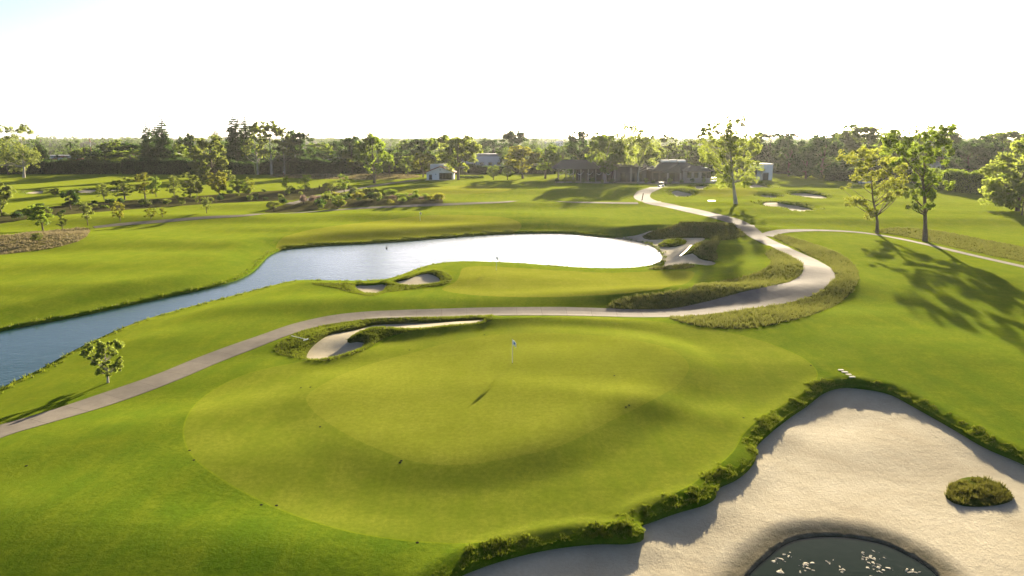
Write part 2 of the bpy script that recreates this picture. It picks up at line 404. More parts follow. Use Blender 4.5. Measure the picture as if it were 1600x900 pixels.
class MB:
    def __init__(s): s.V = []; s.F = []
    def add(s, V, F):
        k = len(s.V); s.V += [tuple(v) for v in V]; s.F += [tuple(i+k for i in f) for f in F]; return s
    def box(s, x0, x1, y0, y1, z0, z1):
        return s.add([(x, y, z) for z in (z0, z1) for y in (y0, y1) for x in (x0, x1)],
                     [(0,2,3,1),(4,5,7,6),(0,1,5,4),(2,6,7,3),(0,4,6,2),(1,3,7,5)])
    def prism(s, pts, y0, y1):      # xz outline extruded along y
        n = len(pts); V = [(x, y0, z) for x, z in pts]+[(x, y1, z) for x, z in pts]
        return s.add(V, [tuple(range(n)), tuple(range(2*n-1, n-1, -1))]+[(i, i+n, (i+1) % n+n, (i+1) % n) for i in range(n)])
    def prismx(s, pts, x0, x1):     # yz outline extruded along x
        n = len(pts); V = [(x0, y, z) for y, z in pts]+[(x1, y, z) for y, z in pts]
        return s.add(V, [tuple(range(n)), tuple(range(2*n-1, n-1, -1))]+[(i, i+n, (i+1) % n+n, (i+1) % n) for i in range(n)])
    def tube(s, P, Rr, sides=6):
        V, F = tube(P, Rr, sides); return s.add(V, F)
    def hip(s, x0, x1, y0, y1, z0, z1, ix, iy=None, t=.18):
        ym = (y0+y1)/2
        V = [(x0,y0,z0),(x1,y0,z0),(x1,y1,z0),(x0,y1,z0),(x0+ix,ym,z1),(x1-ix,ym,z1),(x0,y0,z0-t),(x1,y0,z0-t),(x1,y1,z0-t),(x0,y1,z0-t)]
        return s.add(V, [(0,1,5,4),(1,2,5),(2,3,4,5),(3,0,4),(0,6,7,1),(1,7,8,2),(2,8,9,3),(3,9,6,0),(9,8,7,6)])
    def build(s, name, m, parent=None, loc=None, sm=False): return obj(name, s.V, s.F, m, parent, loc, sm)
def tube(P, Rr, sides=6):
    P = [Vector(p) for p in P]; V = []; F = []; n = len(P)
    for i, p in enumerate(P):
        d = (P[min(i+1, n-1)]-P[max(i-1, 0)]).normalized()
        a = d.orthogonal().normalized() if i == 0 else (a - d*a.dot(d)).normalized()
        b = d.cross(a)
        for k in range(sides):
            t = 2*math.pi*k/sides; V.append(tuple(p + (a*math.cos(t)+b*math.sin(t))*Rr[i]))
    for i in range(n-1):
        for k in range(sides):
            F.append((i*sides+k, i*sides+(k+1) % sides, (i+1)*sides+(k+1) % sides, (i+1)*sides+k))
    F.append(tuple(range((n-1)*sides, n*sides)))
    return V, F

# ------------------------------------------------------------------ paths as centre lines
def centre(px, widths):
    P = np.asarray(px, float); q = spline(np.column_stack([P, np.interp(np.arange(len(P)), np.linspace(0, len(P)-1, len(widths)), widths)]), closed=False, n=6)
    g = drop(q[:, :2]); return g, q[:, 2]
def ribbon(g, wd):
    t = np.gradient(g, axis=0); t /= np.linalg.norm(t, axis=1)[:, None]; nn = np.stack([-t[:, 1], t[:, 0]], 1)
    return g+nn*wd[:, None]/2, g-nn*wd[:, None]/2
PATHS = [
 ('cart_path', [(-170,738),(-80,703),(0,674),(60,657),(130,636),(200,612),(265,588),(325,563),(385,540),(435,522),(475,509),(520,499.5),(570,494),(630,491.5),(700,489.5),(780,488),(860,488),(940,490),(1000,491.5),(1060,490),(1120,481.5),(1180,469.5),(1230,456),(1262,443),(1279,430),(1277,418),(1262,407),(1242,397),(1220,387),(1200,378),(1183,369),(1168,357),(1148,346),(1120,338),(1085,330),(1045,321.5),(1015,315),(1003,308),(1006,301),(1018,296),(1040,291.5)], [2.9,2.9,2.8,2.8,3.0,3.8,4.6,4.6,3.2,3.4,5.2,5.5,4.5], 'concrete'),
 ('cart_path', [(1196,368.5),(1215,362.5),(1250,360),(1300,360.5),(1350,364),(1395,371),(1450,382.5),(1520,399),(1600,417),(1700,440),(1820,470)], [3.0,1.4,1.5,1.8], 'concrete'),
 ('cart_path', [(997,317.5),(960,317),(900,316),(850,315.6),(800,315.6),(740,317.5),(690,319.8),(620,322.5),(560,325.5),(500,330),(440,334),(380,337),(320,340),(250,346),(190,350.5),(140,356)], [2.4], 'concrete'),
 ('footpath', [(452,319),(475,313),(500,306.5),(530,300),(560,294.5),(590,289.5),(620,285),(655,281)], [3.4,3.6], 'gravel')]
PG = []
for nm, px, wd, kind in PATHS:
    g, ww = centre(px, wd); g2 = resample(g, .006, .6, False)
    s = np.r_[0, np.cumsum(np.linalg.norm(np.diff(g, axis=0), axis=1))]; s2 = np.r_[0, np.cumsum(np.linalg.norm(np.diff(g2, axis=0), axis=1))]
    w2 = np.interp(s2/s2[-1], s/s[-1], ww); l, r = ribbon(g2, w2)
    PG.append((nm, kind, g2, w2, np.vstack([l, r[::-1]])))

GREENS = {
 'inner': gpoly(OVAL_PX),
 'big': gpoly([(288,680),(292,655),(310,628),(345,603),(390,583),(440,571),(500,562),(545,556),(585,543),(620,525),(680,510),(770,500),(850,497),(920,497),(1000,500),(1060,507),(1120,516),(1180,530),(1230,548),(1262,565),(1276,583),(1270,601),(1240,625),(1190,653),(1160,680),(1145,705),(1115,733),(1075,760),(1025,787),(965,812),(900,832),(830,845),(760,850),(690,848),(610,841),(530,826),(450,800),(385,770),(335,740),(300,710)]),
 'peninsula': gpoly([(722,420),(750,415.5),(800,418),(900,424),(960,426),(1050,423),(1085,426),(1075,441),(1000,456),(900,463),(800,464),(720,459),(690,452),(712,440),(718,430)]),
 'across': gpoly([(430,376),(470,362),(530,352),(600,344),(660,337),(740,336),(800,342),(815,351),(780,359),(700,364),(600,371),(500,379),(450,381)]),
 'lawn': gpoly([(604,300),(640,294),(700,290.5),(770,290.5),(800,296),(770,301),(690,304),(630,304)]),
 'far': gpoly([(1088,299),(1110,295),(1160,294.5),(1185,298),(1180,304),(1150,307),(1110,307),(1085,304)]),
}
def grow(P, d):
    t = np.roll(P, -1, 0)-np.roll(P, 1, 0); t /= np.linalg.norm(t, axis=1)[:, None]; nn = np.stack([-t[:, 1], t[:, 0]], 1)
    a = .5*np.sum(P[:, 0]*np.roll(P[:, 1], -1)-np.roll(P[:, 0], -1)*P[:, 1])
    return P-nn*d if a > 0 else P+nn*d
GREENS['collar'] = grow(GREENS['big'], .11)
NATIVE = {
 'b1r': gpoly([(428,548),(440,532),(480,514),(530,504),(600,498.5),(700,496),(768,496),(770,501),(700,512),(640,519),(602,528),(577,545),(540,558),(500,566),(460,560)]),
 'b2r': gpoly([(486,442),(540,442.5),(606,441),(640,426),(668,420.5),(692,425),(707,435),(700,443),(660,450),(606,457),(580,463),(558,460),(530,452)]),
 'in': gpoly([(947,480),(956,471),(1010,460),(1080,450),(1140,437),(1186,424),(1206,410),(1196,396),(1208,389),(1240,401),(1254,413),(1254,424),(1240,437),(1200,455),(1150,468),(1090,479.5),(1040,485),(990,485.5),(955,483)]),
 'up': gpoly([(990,366),(1030,358),(1060,352.5),(1120,349.5),(1150,353),(1166,366),(1150,373),(1120,376),(1103,371),(1050,371),(1015,369)]),
 'mid': gpoly([(1064,391),(1080,385),(1105,376),(1125,379),(1118,390),(1122,402),(1112,408),(1092,402),(1086,396)]),
 'low': gpoly([(1010,420),(1040,414),(1060,412),(1086,415),(1080,419),(1040,421)]),
 'out': gpoly([(1045,497),(1100,511),(1160,514),(1220,505),(1280,488),(1320,468),(1339,443),(1340,425),(1325,405),(1290,388),(1250,375),(1215,366),(1204,368),(1220,376),(1258,396),(1284,408),(1301,422),(1303,432),(1294,444),(1270,457),(1230,470),(1180,481),(1120,491)]),
 'r3': gpoly([(1365,361),(1390,356),(1430,357),(1480,363),(1530,373),(1600,386),(1680,402),(1680,428),(1600,410),(1520,393),(1450,377),(1400,367)]),
}
DRY = {'l': gpoly([(-60,374),(20,367),(80,360),(140,358),(136,369),(110,381),(60,391),(0,398),(-60,404)]),
       'field': gpoly([(420,275),(500,271.5),(600,271.5),(660,275.5),(620,280),(500,279.5),(450,278)])}
BEDS = {'a': gpoly([(-40,344),(20,336),(80,323),(130,318),(200,313),(280,308),(380,301),(460,296),(540,290.5),(556,296),(500,303),(462,312),(420,314),(320,319),(250,324),(180,329),(100,336),(40,343),(-40,352)]),
        'b': gpoly([(413,331),(440,321),(490,311),(530,303),(570,299),(610,304),(660,306),(690,312),(692,317.5),(640,319.5),(560,323),(500,327.5),(440,332.5)])}

# ------------------------------------------------------------------ ground sheet by constrained triangulation
def build_ground():
    polys = [POND, POND2]+[p for _, p, _ in BK]+[p for _, p, _ in ISL]+[p for *_, p in PG]
    polys += list(GREENS.values())+list(NATIVE.values())+list(DRY.values())+list(BEDS.values())
    pts = []; edges = []
    for P in polys:
        k = len(pts); pts += P.tolist(); n = len(P); edges += [(k+i, k+(i+1) % n) for i in range(n)]
    bp = np.array(pts)
    for o in (.25, .5, .75, 1.0, 1.3, 1.6): pts += grow(POND2, o).tolist()
    rr = []; r = 12.
    while r < 5200: rr.append(r); r *= 1.0125 if r < 480 else 1.16
    rr = np.array(rr)
    az = np.concatenate([np.arange(-46, 46.01, .55)])
    az2 = np.array([a for a in range(52, 309, 8)])
    A, Rr = np.meshgrid(np.radians(az), rr); g1 = np.stack([np.sin(A)*Rr, np.cos(A)*Rr], -1)
    g1[1::2, :, :] = np.stack([np.sin(A+R(.275))*Rr, np.cos(A+R(.275))*Rr], -1)[1::2]
    g1 = g1.reshape(-1, 2)
    A, R2 = np.meshgrid(np.radians(az2), rr[::9]); g2 = np.stack([np.sin(A)*R2, np.cos(A)*R2], -1).reshape(-1, 2)
    g = np.vstack([g1, g2, [[0, 0], [4, 3], [-4, 3], [0, -5]]])
    # drop grid points that crowd an outline
    cell = {}
    for p in bp:
        s = max(.35, .011*np.hypot(*p)); cell.setdefault((int(p[0]//2), int(p[1]//2)), []).append((p[0], p[1], s))
    keep = []
    for x, y in g.tolist():
        ok = True; cx, cy = int(x//2), int(y//2)
        for i in (cx-1, cx, cx+1):
            for j in (cy-1, cy, cy+1):
                for a, b, s in cell.get((i, j), ()):
                    if (a-x)**2+(b-y)**2 < (.45*s)**2: ok = False; break
        keep.append(ok)
    g = g[np.array(keep)]
    pts += g.tolist()
    r = geometry.delaunay_2d_cdt([Vector(p) for p in pts], edges, [], 0, 1e-4)
    V = np.array([(v[0], v[1]) for v in r[0]]); T = np.array(r[2], np.int64)
    a, b, c = V[T[:, 0]], V[T[:, 1]], V[T[:, 2]]
    area = (b[:, 0]-a[:, 0])*(c[:, 1]-a[:, 1])-(b[:, 1]-a[:, 1])*(c[:, 0]-a[:, 0])
    T = np.where((area < 0)[:, None], T[:, ::-1], T); T = T[np.abs(area) > 1e-7]
    C = V[T].mean(1)
    cls = np.full(len(T), -1); names = []
    def claim(nm, P, ):
        names.append(nm); i = len(names)-1
        m = (cls < 0) & inside(P, C); cls[m] = i
    claim('pond2', POND2); claim('pond', POND)
    for n, p, D in ISL: claim('isl_'+n, p)
    for n, p, D in BK: claim('sand_'+n, p)
    for i, (nm, kind, g2, w2, p) in enumerate(PG): claim('path_%d' % i, p)
    for k, p in NATIVE.items(): claim('native_'+k, p)
    for k, p in GREENS.items(): claim('green_'+k, p)
    for k, p in DRY.items(): claim('dry_'+k, p)
    for k, p in BEDS.items(): claim('bed_'+k, p)
    names.append('suburb'); edge = 378+14*np.sin(C[:, 0]*.021)+7*np.sin(C[:, 0]*.07); cls[(cls < 0) & (C[:, 1] > edge)] = len(names)-1
    names.append('ground'); cls[cls < 0] = len(names)-1
    f = fields(V); zg = Hg(V, f); zs = Hs(V, f)
    isl_z = zg
    low = np.array([n.startswith(('sand', 'pond')) for n in names])
    # edges shared by turf and sand/water get a skirt
    ed = {}
    for ti, t in enumerate(T):
        for k in range(3):
            e = (t[k], t[(k+1) % 3]); ed[e] = ti
    skirts = {}
    for (i, j), ti in ed.items():
        tj = ed.get((j, i))
        if tj is None: continue
        if not low[cls[ti]] and low[cls[tj]]: skirts.setdefault(cls[ti], []).append((i, j))
        elif names[cls[ti]].startswith('sand') and names[cls[tj]].startswith('pond'): skirts.setdefault(cls[ti], []).append((i, j))
    res = {}
    for ci, nm in enumerate(names):
        t = T[cls == ci]
        if not len(t): continue
        u, inv = np.unique(t, return_inverse=True); tt = inv.reshape(-1, 3)
        z = (np.full(len(u), ZW) if nm == 'pond' else np.full(len(u), ZW2) if nm == 'pond2' else
             zs[u] if nm.startswith('sand') else zg[u]-.05 if nm.startswith('path') else zg[u])
        v = np.column_stack([V[u], z]); vv = v.tolist(); ff = tt.tolist()
        if ci in skirts:
            mp = {int(k): i for i, k in enumerate(u)}; dn = {}
            for i, j in skirts[ci]:
                for k in (i, j):
                    if k not in dn: dn[k] = len(vv); q = vv[mp[k]]; vv.append([q[0], q[1], min(q[2]-.9, zs[k]-.3)])
                ff.append([mp[i], dn[i], dn[j], mp[j]])
        at = {}
        if nm.startswith('sand'):
            P = np.array(vv)[:, :2]
            d2 = sdf(POND2, P, 6); d1 = sdf(POND, P, 6)
            at = {'wet': np.maximum(1-smooth(.3, 1.7, d2), (1-smooth(0, 1.4, d1))*.7)}
        res[nm] = (np.array(vv), ff, at)
    return res
G = build_ground()
def setting(key, name, m, label, sm=True):
    V, F, at = G[key]
    o = obj(name, V, F, m, None, None, sm, at); return tag(o, label, None, None, 'structure')
setting('ground', 'ground', M_ROUGHF, 'mown green grass of the golf course fairways and rough')
setting('suburb', 'suburb_ground', M_SUBURB, 'dark ground of the wooded suburb beyond the course')
setting('green_big', 'putting_green', M_GREEN, 'large oval putting green in the foreground with the white flag')
setting('green_collar', 'green_collar', M_LINE, 'thin bright collar of longer grass round the large green')
setting('green_inner', 'putting_green', M_GREENI, 'paler raised oval of the large foreground green')
setting('green_peninsula', 'putting_green', M_GREEN2, 'bright putting green on the near shore of the pond')
setting('green_across', 'putting_green', M_GREEN2, 'putting green across the pond, along its far shore')
setting('green_lawn', 'putting_green', M_GREEN2, 'pale practice green in front of the white hut')
setting('green_far', 'putting_green', M_GREEN2, 'pale far green behind the tall single tree')
for k in NATIVE:
    if 'native_'+k in G: setting('native_'+k, 'rough_bank', M_NATIVE, 'bank of long rough grass')
for k in DRY: setting('dry_'+k, 'dry_grass_patch', M_DRY, 'patch of dry tan grass')
for k in BEDS: setting('bed_'+k, 'planting_bed', M_MULCH, 'dark mulched planting bed with shrubs')
setting('isl_i1', 'grass_island', M_NATIVE, 'grass island in the big sand bunker'); setting('isl_i2', 'grass_island', M_NATIVE, 'small grass island in the sand by the pond')
for n, p, D in BK: setting('sand_'+n, 'sand_bunker', M_SAND, 'pale sand bunker')
setting('pond', 'pond', M_WATER, 'long pond reflecting the bright sky'); setting('pond2', 'pond', M_WATER2, 'small dark pond in the big sand bunker')
# concrete slabs on the path beds
for i, (nm, kind, g2, w2, p) in enumerate(PG):
    base = setting('path_%d' % i, nm, M_JOINT if kind == 'concrete' else M_PATH, 'pale concrete cart path' if kind == 'concrete' else 'gravel footpath to the white hut')
    s = np.r_[0, np.cumsum(np.linalg.norm(np.diff(g2, axis=0), axis=1))]
    slen = 2.9 if i == 0 else 4.0 if i == 1 else 9.0
    if kind != 'concrete': slen = 12.
    k = 0; a = 0.
    while a < s[-1]-.3:
        b = min(a+slen, s[-1]); m = max(2, int((b-a)/.7)) if i == 0 else 4
        gap = .01
        ss = np.linspace(a+gap, b-gap, m+1)
        cx = np.stack([np.interp(ss, s, g2[:, 0]), np.interp(ss, s, g2[:, 1])], 1); ww = np.interp(ss, s, w2)
        tt = np.stack([np.interp(ss, s, np.gradient(g2[:, 0], s)), np.interp(ss, s, np.gradient(g2[:, 1], s))], 1)
        tt /= np.linalg.norm(tt, axis=1)[:, None]; nn = np.stack([-tt[:, 1], tt[:, 0]], 1)
        cols = [cx+nn*(ww*q)[:, None] for q in (.5, .17, -.17, -.5)]
        P = np.concatenate(cols); z = Hg(P)+.035; n1 = m+1
        V = np.column_stack([P, z]).tolist(); F = []
        for c in range(3):
            for r in range(m): F.append((c*n1+r, (c+1)*n1+r, (c+1)*n1+r+1, c*n1+r+1))
        ring = [c*n1 for c in range(4)]+[3*n1+r for r in range(1, n1)]+[c*n1+m for c in (2, 1, 0)]+[r for r in range(m-1, 0, -1)]
        kk = len(V); V += [(V[q][0], V[q][1], V[q][2]-.16) for q in ring]
        nr = len(ring)
        for q in range(nr): F.append((ring[q], kk+q, kk+(q+1) % nr, ring[(q+1) % nr]))
        F2 = [f[::-1] for f in F]
        obj('slab', V, F2 if (np.cross(tt[0], nn[0]) < 0) else F, M_PATH, base)
        a = b; k += 1
# ------------------------------------------------------------------ tall grass (stuff)
def blades(P, Z, h, wdt, nb, rg, lean=.5):
    n = len(P); k = n*nb
    b = np.repeat(np.column_stack([P, Z]), nb, 0); hh = np.repeat(h, nb)*rg.uniform(.55, 1.25, k); ww = np.repeat(wdt, nb)*rg.uniform(.6, 1.3, k)
    th = rg.uniform(0, 2*math.pi, k); ph = rg.uniform(0, 2*math.pi, k); ln = rg.uniform(.15, 1, k)*lean*hh
    off = np.column_stack([np.cos(ph), np.sin(ph), np.zeros(k)])*(rg.uniform(0, .7, k)*hh)[:, None]
    r = np.column_stack([np.cos(th), np.sin(th), np.zeros(k)])*ww[:, None]*.5
    tip = np.column_stack([np.cos(ph)*ln, np.sin(ph)*ln, hh])
    base = b+off-np.array([0, 0, .04])
    V = np.stack([base-r, base+r, base+tip*.62+r*.5, base+tip], 1).reshape(-1, 3)
    F = np.arange(4*k).reshape(-1, 4); t = np.repeat(np.clip(np.repeat(rg.beta(2, 2, n), nb)*.7+rg.uniform(0, .4, k), 0, 1), 4)
    return V, F, t
def scatter(P, dens, rg, n_max=9000):
    a, b = P.min(0), P.max(0); n = int((b-a).prod()*dens*1.0); n = min(n, 400000)
    q = rg.uniform(a, b, (n, 2)); q = q[inside(P, q)]
    f = fields(q); ok = np.ones(len(q), bool)
    for n in B: ok &= f[n] > .16
    if P is ISL[0][1] or P is ISL[1][1]: ok[:] = True
    for g in PG: ok &= ~inside(g[4], q)
    return q[ok][:n_max]
def grass_stuff(name, sets, m, label, cat, nb=7):
    Vs, Fs, Ts = [], [], []; k = 0
    for q, h, wdt in sets:
        if not len(q): continue
        f = fields(q); z = Hg(q, f)
        V, F, t = blades(q, z, np.full(len(q), h), np.full(len(q), wdt), nb, rng); Vs.append(V); Fs.append(F+k); Ts.append(t); k += len(V)
    o = obj(name, np.vstack(Vs), np.vstack(Fs), m, attrs={'tint': np.concatenate(Ts)})
    return tag(o, label, cat, None, 'stuff')
def lipnoise(q):
    x, y = q[:, 0], q[:, 1]
    return np.sin(x*.9+y*.5)*np.sin(y*.7-x*.3)+.7*np.sin(x*2.3-y*1.7+1)*np.sin(x*1.1+y*2.9)+.5*np.sin(x*5.1+y*3.3)*np.sin(y*4.7-x*2.2)
def lip(P, width, dens, noise_amp=.55):
    a, b = P.min(0)-2*width, P.max(0)+2*width; a[1] = max(a[1], 18); n = int((b-a).prod()*dens)
    q = rng.uniform(a, b, (min(n, 600000), 2)); d = sdf(P, q, 2*width+.5)
    m = (d > -.06) & (d < width*np.maximum(.25, 1+noise_amp*lipnoise(q))); q = q[m]
    ok = np.ones(len(q), bool)
    for g in PG: ok &= ~inside(g[4], q)
    return q[ok]
WL = lip(B['waste'][0], .75, 75); WN = lipnoise(WL)
grass_stuff('lip_grass', [(WL[WN < -.2], .07, .04), (WL[(WN >= -.2) & (WN < .5)], .11, .045), (WL[WN >= .5], .17, .05)], M_BLADE, 'tangled long green grass hanging over the lip of the big bunker', 'grass', 9)
IQ = scatter(ISL[0][1], 70, rng); IN = lipnoise(IQ*1.6)
grass_stuff('island_grass', [(IQ[IN > .1], .24, .05), (IQ[(IN <= .1) & (IN > -.7)], .12, .05)], M_BLADE4, 'shaggy brownish green grass on the island in the big bunker', 'grass', 9)
grass_stuff('rough_grass', [(scatter(NATIVE['b1r'], 30, rng), .18, .06), (scatter(NATIVE['b2r'], 22, rng), .2, .07), (lip(B['b1'][0], .25, 20), .13, .05), (lip(B['b2'][0], .25, 20), .16, .06), (lip(B['b3'][0], .25, 20), .16, .06), (scatter(ISL[1][1], 12, rng), .35, .1)] +
  [(lip(B[n][0], 1.6, 3), .35, .16) for n in ('f1','f2','f3','f4','f5','f6','l1','l2','l3','l4')], M_BLADE, 'long green rough grass ringing the sand bunkers', 'grass')
grass_stuff('native_grass', [(scatter(NATIVE['in'], 10, rng), .34, .09), (scatter(NATIVE['out'], 10, rng), .34, .09), (scatter(NATIVE['up'], 5, rng), .42, .13), (scatter(NATIVE['mid'], 5, rng), .4, .12), (scatter(NATIVE['low'], 6, rng), .4, .12), (scatter(NATIVE['r3'], 5, rng), .3, .11), ], M_BLADE2, 'tufty olive and tan native grass on the banks beside the cart path', 'grass')
grass_stuff('dry_grass', [(scatter(DRY['l'], 3, rng), .3, .14), (scatter(DRY['field'], .6, rng), .45, .25)], M_BLADE3, 'dry tan grass tufts on the left bank and the far field', 'grass')
BKS = lip(POND, .8, 3); BKS = BKS[np.hypot(BKS[:, 0], BKS[:, 1]) > 30]
grass_stuff('bank_grass', [(BKS, .28, .1)], M_BLADE, 'fringe of long grass along the pond edge', 'grass')
# ------------------------------------------------------------------ trees
def leaves(C, rad, cnt, size, rg, flat=.75, tintbase=None, split=False):
    if split:
        C2, r2, n2, t2 = [], [], [], []
        for i, (c, r, n) in enumerate(zip(C, rad, cnt)):
            tb = rg.uniform(.15, .7) if tintbase is None else tintbase[i]
            for j in range(5):
                o = rg.normal(size=3); o *= rg.uniform(.35, .95)/np.linalg.norm(o)
                C2.append(np.asarray(c)+o*r*np.array([1, 1, flat])); r2.append(r*rg.uniform(.3, .62)); n2.append(max(3, int(n*rg.uniform(.12, .28)))); t2.append(np.clip(tb+rg.normal(0, .12), 0, 1))
        C, rad, cnt, tintbase = C2, r2, n2, t2
    cs, ts = [], []
    for i, (c, r, n) in enumerate(zip(C, rad, cnt)):
        d = rg.normal(size=(n, 3)); d /= np.linalg.norm(d, axis=1)[:, None]
        p = np.asarray(c)+d*(r*rg.uniform(0, 1, n)**.42)[:, None]*np.array([1, 1, flat]); cs.append(p)
        tb = rg.uniform(.15, .7) if tintbase is None else tintbase[i]
        ts.append(np.clip(tb+rg.normal(0, .22, n), 0, 1))
    P = np.vstack(cs); T = np.concatenate(ts); k = len(P)
    a = rg.normal(size=(k, 3)); a /= np.linalg.norm(a, axis=1)[:, None]
    b = rg.normal(size=(k, 3)); b -= a*(a*b).sum(1)[:, None]; b /= np.linalg.norm(b, axis=1)[:, None]
    sz = size*rg.uniform(.55, 1.3, k)
    a *= sz[:, None]*.5; b *= sz[:, None]*.30
    V = np.stack([P-a, P+b-a*.1, P+a, P-b-a*.1], 1).reshape(-1, 3)
    return V, np.arange(4*k).reshape(-1, 4), np.repeat(T, 4)
def bez(a, b, c, n=5):
    return [tuple((1-t)**2*np.asarray(a)+2*t*(1-t)*np.asarray(b)+t*t*np.asarray(c)) for t in np.linspace(0, 1, n)]
def wood(trunk, r0, C, rad, rg, lim=40, rise=.25):
    mb = MB(); T = np.asarray(trunk, float); n = len(T)
    rr = [r0*(1-.8*i/(n-1)) for i in range(n)]; rr[0] = r0*1.35
    mb.tube(T, rr, 7)
    order = rg.permutation(len(C))[:lim]
    H = T[-1][2]
    for i in order:
        c = np.asarray(C[i], float); hd = np.hypot(c[0]-T[-1][0], c[1]-T[-1][1])
        zs = np.clip(c[2]-hd*.75-rise*rad[i]*2, T[0][2]+(T[-1][2]-T[0][2])*.28, T[-1][2]*.98)
        k = np.interp(zs, T[:, 2], np.arange(n)); a = np.array([np.interp(k, np.arange(n), T[:, j]) for j in range(3)])
        ra = r0*(1-.8*k/(n-1))*.5
        mid = a+(c-a)*np.array([.55, .55, .35]) if c[2] > a[2] else a+(c-a)*.5+np.array([0, 0, .1*hd])
        mb.tube(bez(a, mid, c, 6), [ra*(1-.85*t) for t in np.linspace(0, 1, 6)], 5)
    return mb
def gen(kind, seed, H, Wd, leaf, nl):
    rg = np.random.default_rng(seed); C, rad, flat = [], [], .75; clear = .2; tt = None
    if kind == 'round':
        for i in range(38):
            d = rg.normal(size=3); d /= np.linalg.norm(d); u = rg.uniform(.35, 1)**.5
            C.append((d[0]*u*Wd*.40, d[1]*u*Wd*.40, H*.56+d[2]*u*H*.36)); rad.append(Wd*rg.uniform(.08, .165))
    elif kind == 'euc':
        flat = .85
        for i in range(44):
            z = rg.uniform(.34, .97); rr = Wd*.46*(1-.75*max(0, z-.62)/.38)*rg.uniform(.25, 1)**.6; a = rg.uniform(0, 6.28)
            C.append((rr*math.cos(a), rr*math.sin(a), H*z)); rad.append(Wd*rg.uniform(.06, .125))
    elif kind == 'umbrella':
        flat = .65
        for i in range(44):
            top = rg.uniform() < .42; z = rg.uniform(.82, .95) if top else rg.uniform(.30, .70); a = rg.uniform(0, 6.28)
            rr = Wd*(.47 if top else .40)*rg.uniform(.1, 1)**.5
            C.append((rr*math.cos(a), rr*math.sin(a), H*z-(.1*H*(rr/(Wd*.5))**2 if top else 0))); rad.append(Wd*rg.uniform(.07, .125))
    elif kind == 'conifer':
        flat = .45
        for z in np.linspace(.08, .985, 26):
            R0 = Wd*.5*(1-z)**.7+.03*Wd; nn = 3 if z > .9 else 7
            for j in range(nn):
                a = rg.uniform(0, 6.28); rr = R0*rg.uniform(.45, .95)
                C.append((rr*math.cos(a), rr*math.sin(a), H*z-rr*.15)); rad.append(max(R0*.55, .4)*rg.uniform(.7, 1.25))
    elif kind == 'sapling':
        flat = 1.0
        for i in range(26):
            z = rg.uniform(.2, .95); rr = Wd*.40*math.sin(math.pi*(.12+.8*z))**.7*rg.uniform(.2, 1); a = rg.uniform(0, 6.28)
            C.append((rr*math.cos(a), rr*math.sin(a), H*z)); rad.append(Wd*rg.uniform(.08, .17))
    elif kind == 'dense':
        for i in range(46):
            z = rg.uniform(.08, .9); k = math.sqrt(max(.05, 1-((z-.42)/.55)**2)); a = rg.uniform(0, 6.28); u = rg.uniform(.25, 1)**.5
            C.append((math.cos(a)*u*Wd*.42*k, math.sin(a)*u*Wd*.42*k, H*z)); rad.append(Wd*rg.uniform(.10, .18))
    elif kind == 'shrub':
        for i in range(12):
            a = rg.uniform(0, 6.28); rr = Wd*.36*rg.uniform(0, 1)**.5
            C.append((rr*math.cos(a), rr*math.sin(a), H*rg.uniform(.3, .75))); rad.append(Wd*rg.uniform(.13, .24))
    nl = int(nl*1.35); w = np.array(rad)**2; cnt = np.maximum(6, (nl*w/w.sum()).astype(int))
    V, F, t = leaves(C, rad, cnt, leaf, rg, flat, None, kind not in ('conifer', 'shrub'))
    ln = rg.normal(0, .03*H, (4, 2)); ln[0] = 0
    hz = {'conifer': .97, 'shrub': .4, 'umbrella': .8}.get(kind, .82)
    tr = [(ln[i, 0]*(i/3), ln[i, 1]*(i/3), H*hz*i/3-(.4 if i == 0 else 0)) for i in range(4)]
    r0 = {'conifer': .022, 'sapling': .014, 'shrub': .03, 'euc': .018}.get(kind, .022)*H
    mb = wood(tr, r0, C, rad, rg, {'conifer': 30, 'shrub': 6}.get(kind, 24))
    return (V, F, t), mb
PROTO = {}
SPEC = {'round': (14, 12, .6, 5600), 'euc': (22, 13, .66, 6000), 'umbrella': (20, 18, .75, 7500), 'conifer': (26, 8.5, .62, 11000), 'sapling': (5, 2.7, .24, 1300), 'dense': (15, 12, .58, 9000), 'shrub': (1.6, 2.2, .2, 900)}
for kd, (H_, W_, lf, nl) in SPEC.items():
    PROTO[kd] = []
    for s in range(4 if kd not in ('conifer', 'umbrella') else 3):
        (V, F, t), mb = gen(kd, 100*len(kd)+s*7+ord(kd[0]), H_, W_, lf, nl)
        # normalise so that object scale gives exact height and width
        zt = np.percentile(V[:, 2], 99.8); wx = np.percentile(np.abs(V[:, 0]), 98.5)*2
        PROTO[kd].append((V, F, t, mb, zt, wx))
CR = {}
def proto_mesh(kd, i, lk, bark):
    key = (kd, i, lk, bark)
    if key not in CR:
        V, F, t, mb, zt, wx = PROTO[kd][i]
        CR[key] = (meshdata('crown', V, F, LEAF[lk], attrs={'tint': t}), meshdata('trunk', mb.V, mb.F, M_BARKP if bark == 'pale' else M_BARK, True), zt, wx)
    return CR[key]
trc = [0]
def place_tree(name, p, H_, W_, kd, lk, label, cat='tree', group=None, bark='brown', crown='crown', stem='trunk'):
    trc[0] += 1; i = trc[0] % len(PROTO[kd])
    mc, mt, zt, wx = proto_mesh(kd, i, lk, bark)
    r = empty(name, p, rng.uniform(0, 6.28), label, cat, group)
    sc = (W_/wx, W_/wx, H_/zt)
    c = link(crown, mc, r); c.scale = sc
    t = link(stem, mt, r); t.scale = sc
    return r
def px_tree(name, px, by, top, wpx, kd, lk, label, **kw):
    p = ground(px, by); h = at_depth(px, top, p.y).z-p.z; wd = wpx*p.y/1093.
    return place_tree(name, p, h, wd, kd, lk, label, **kw)
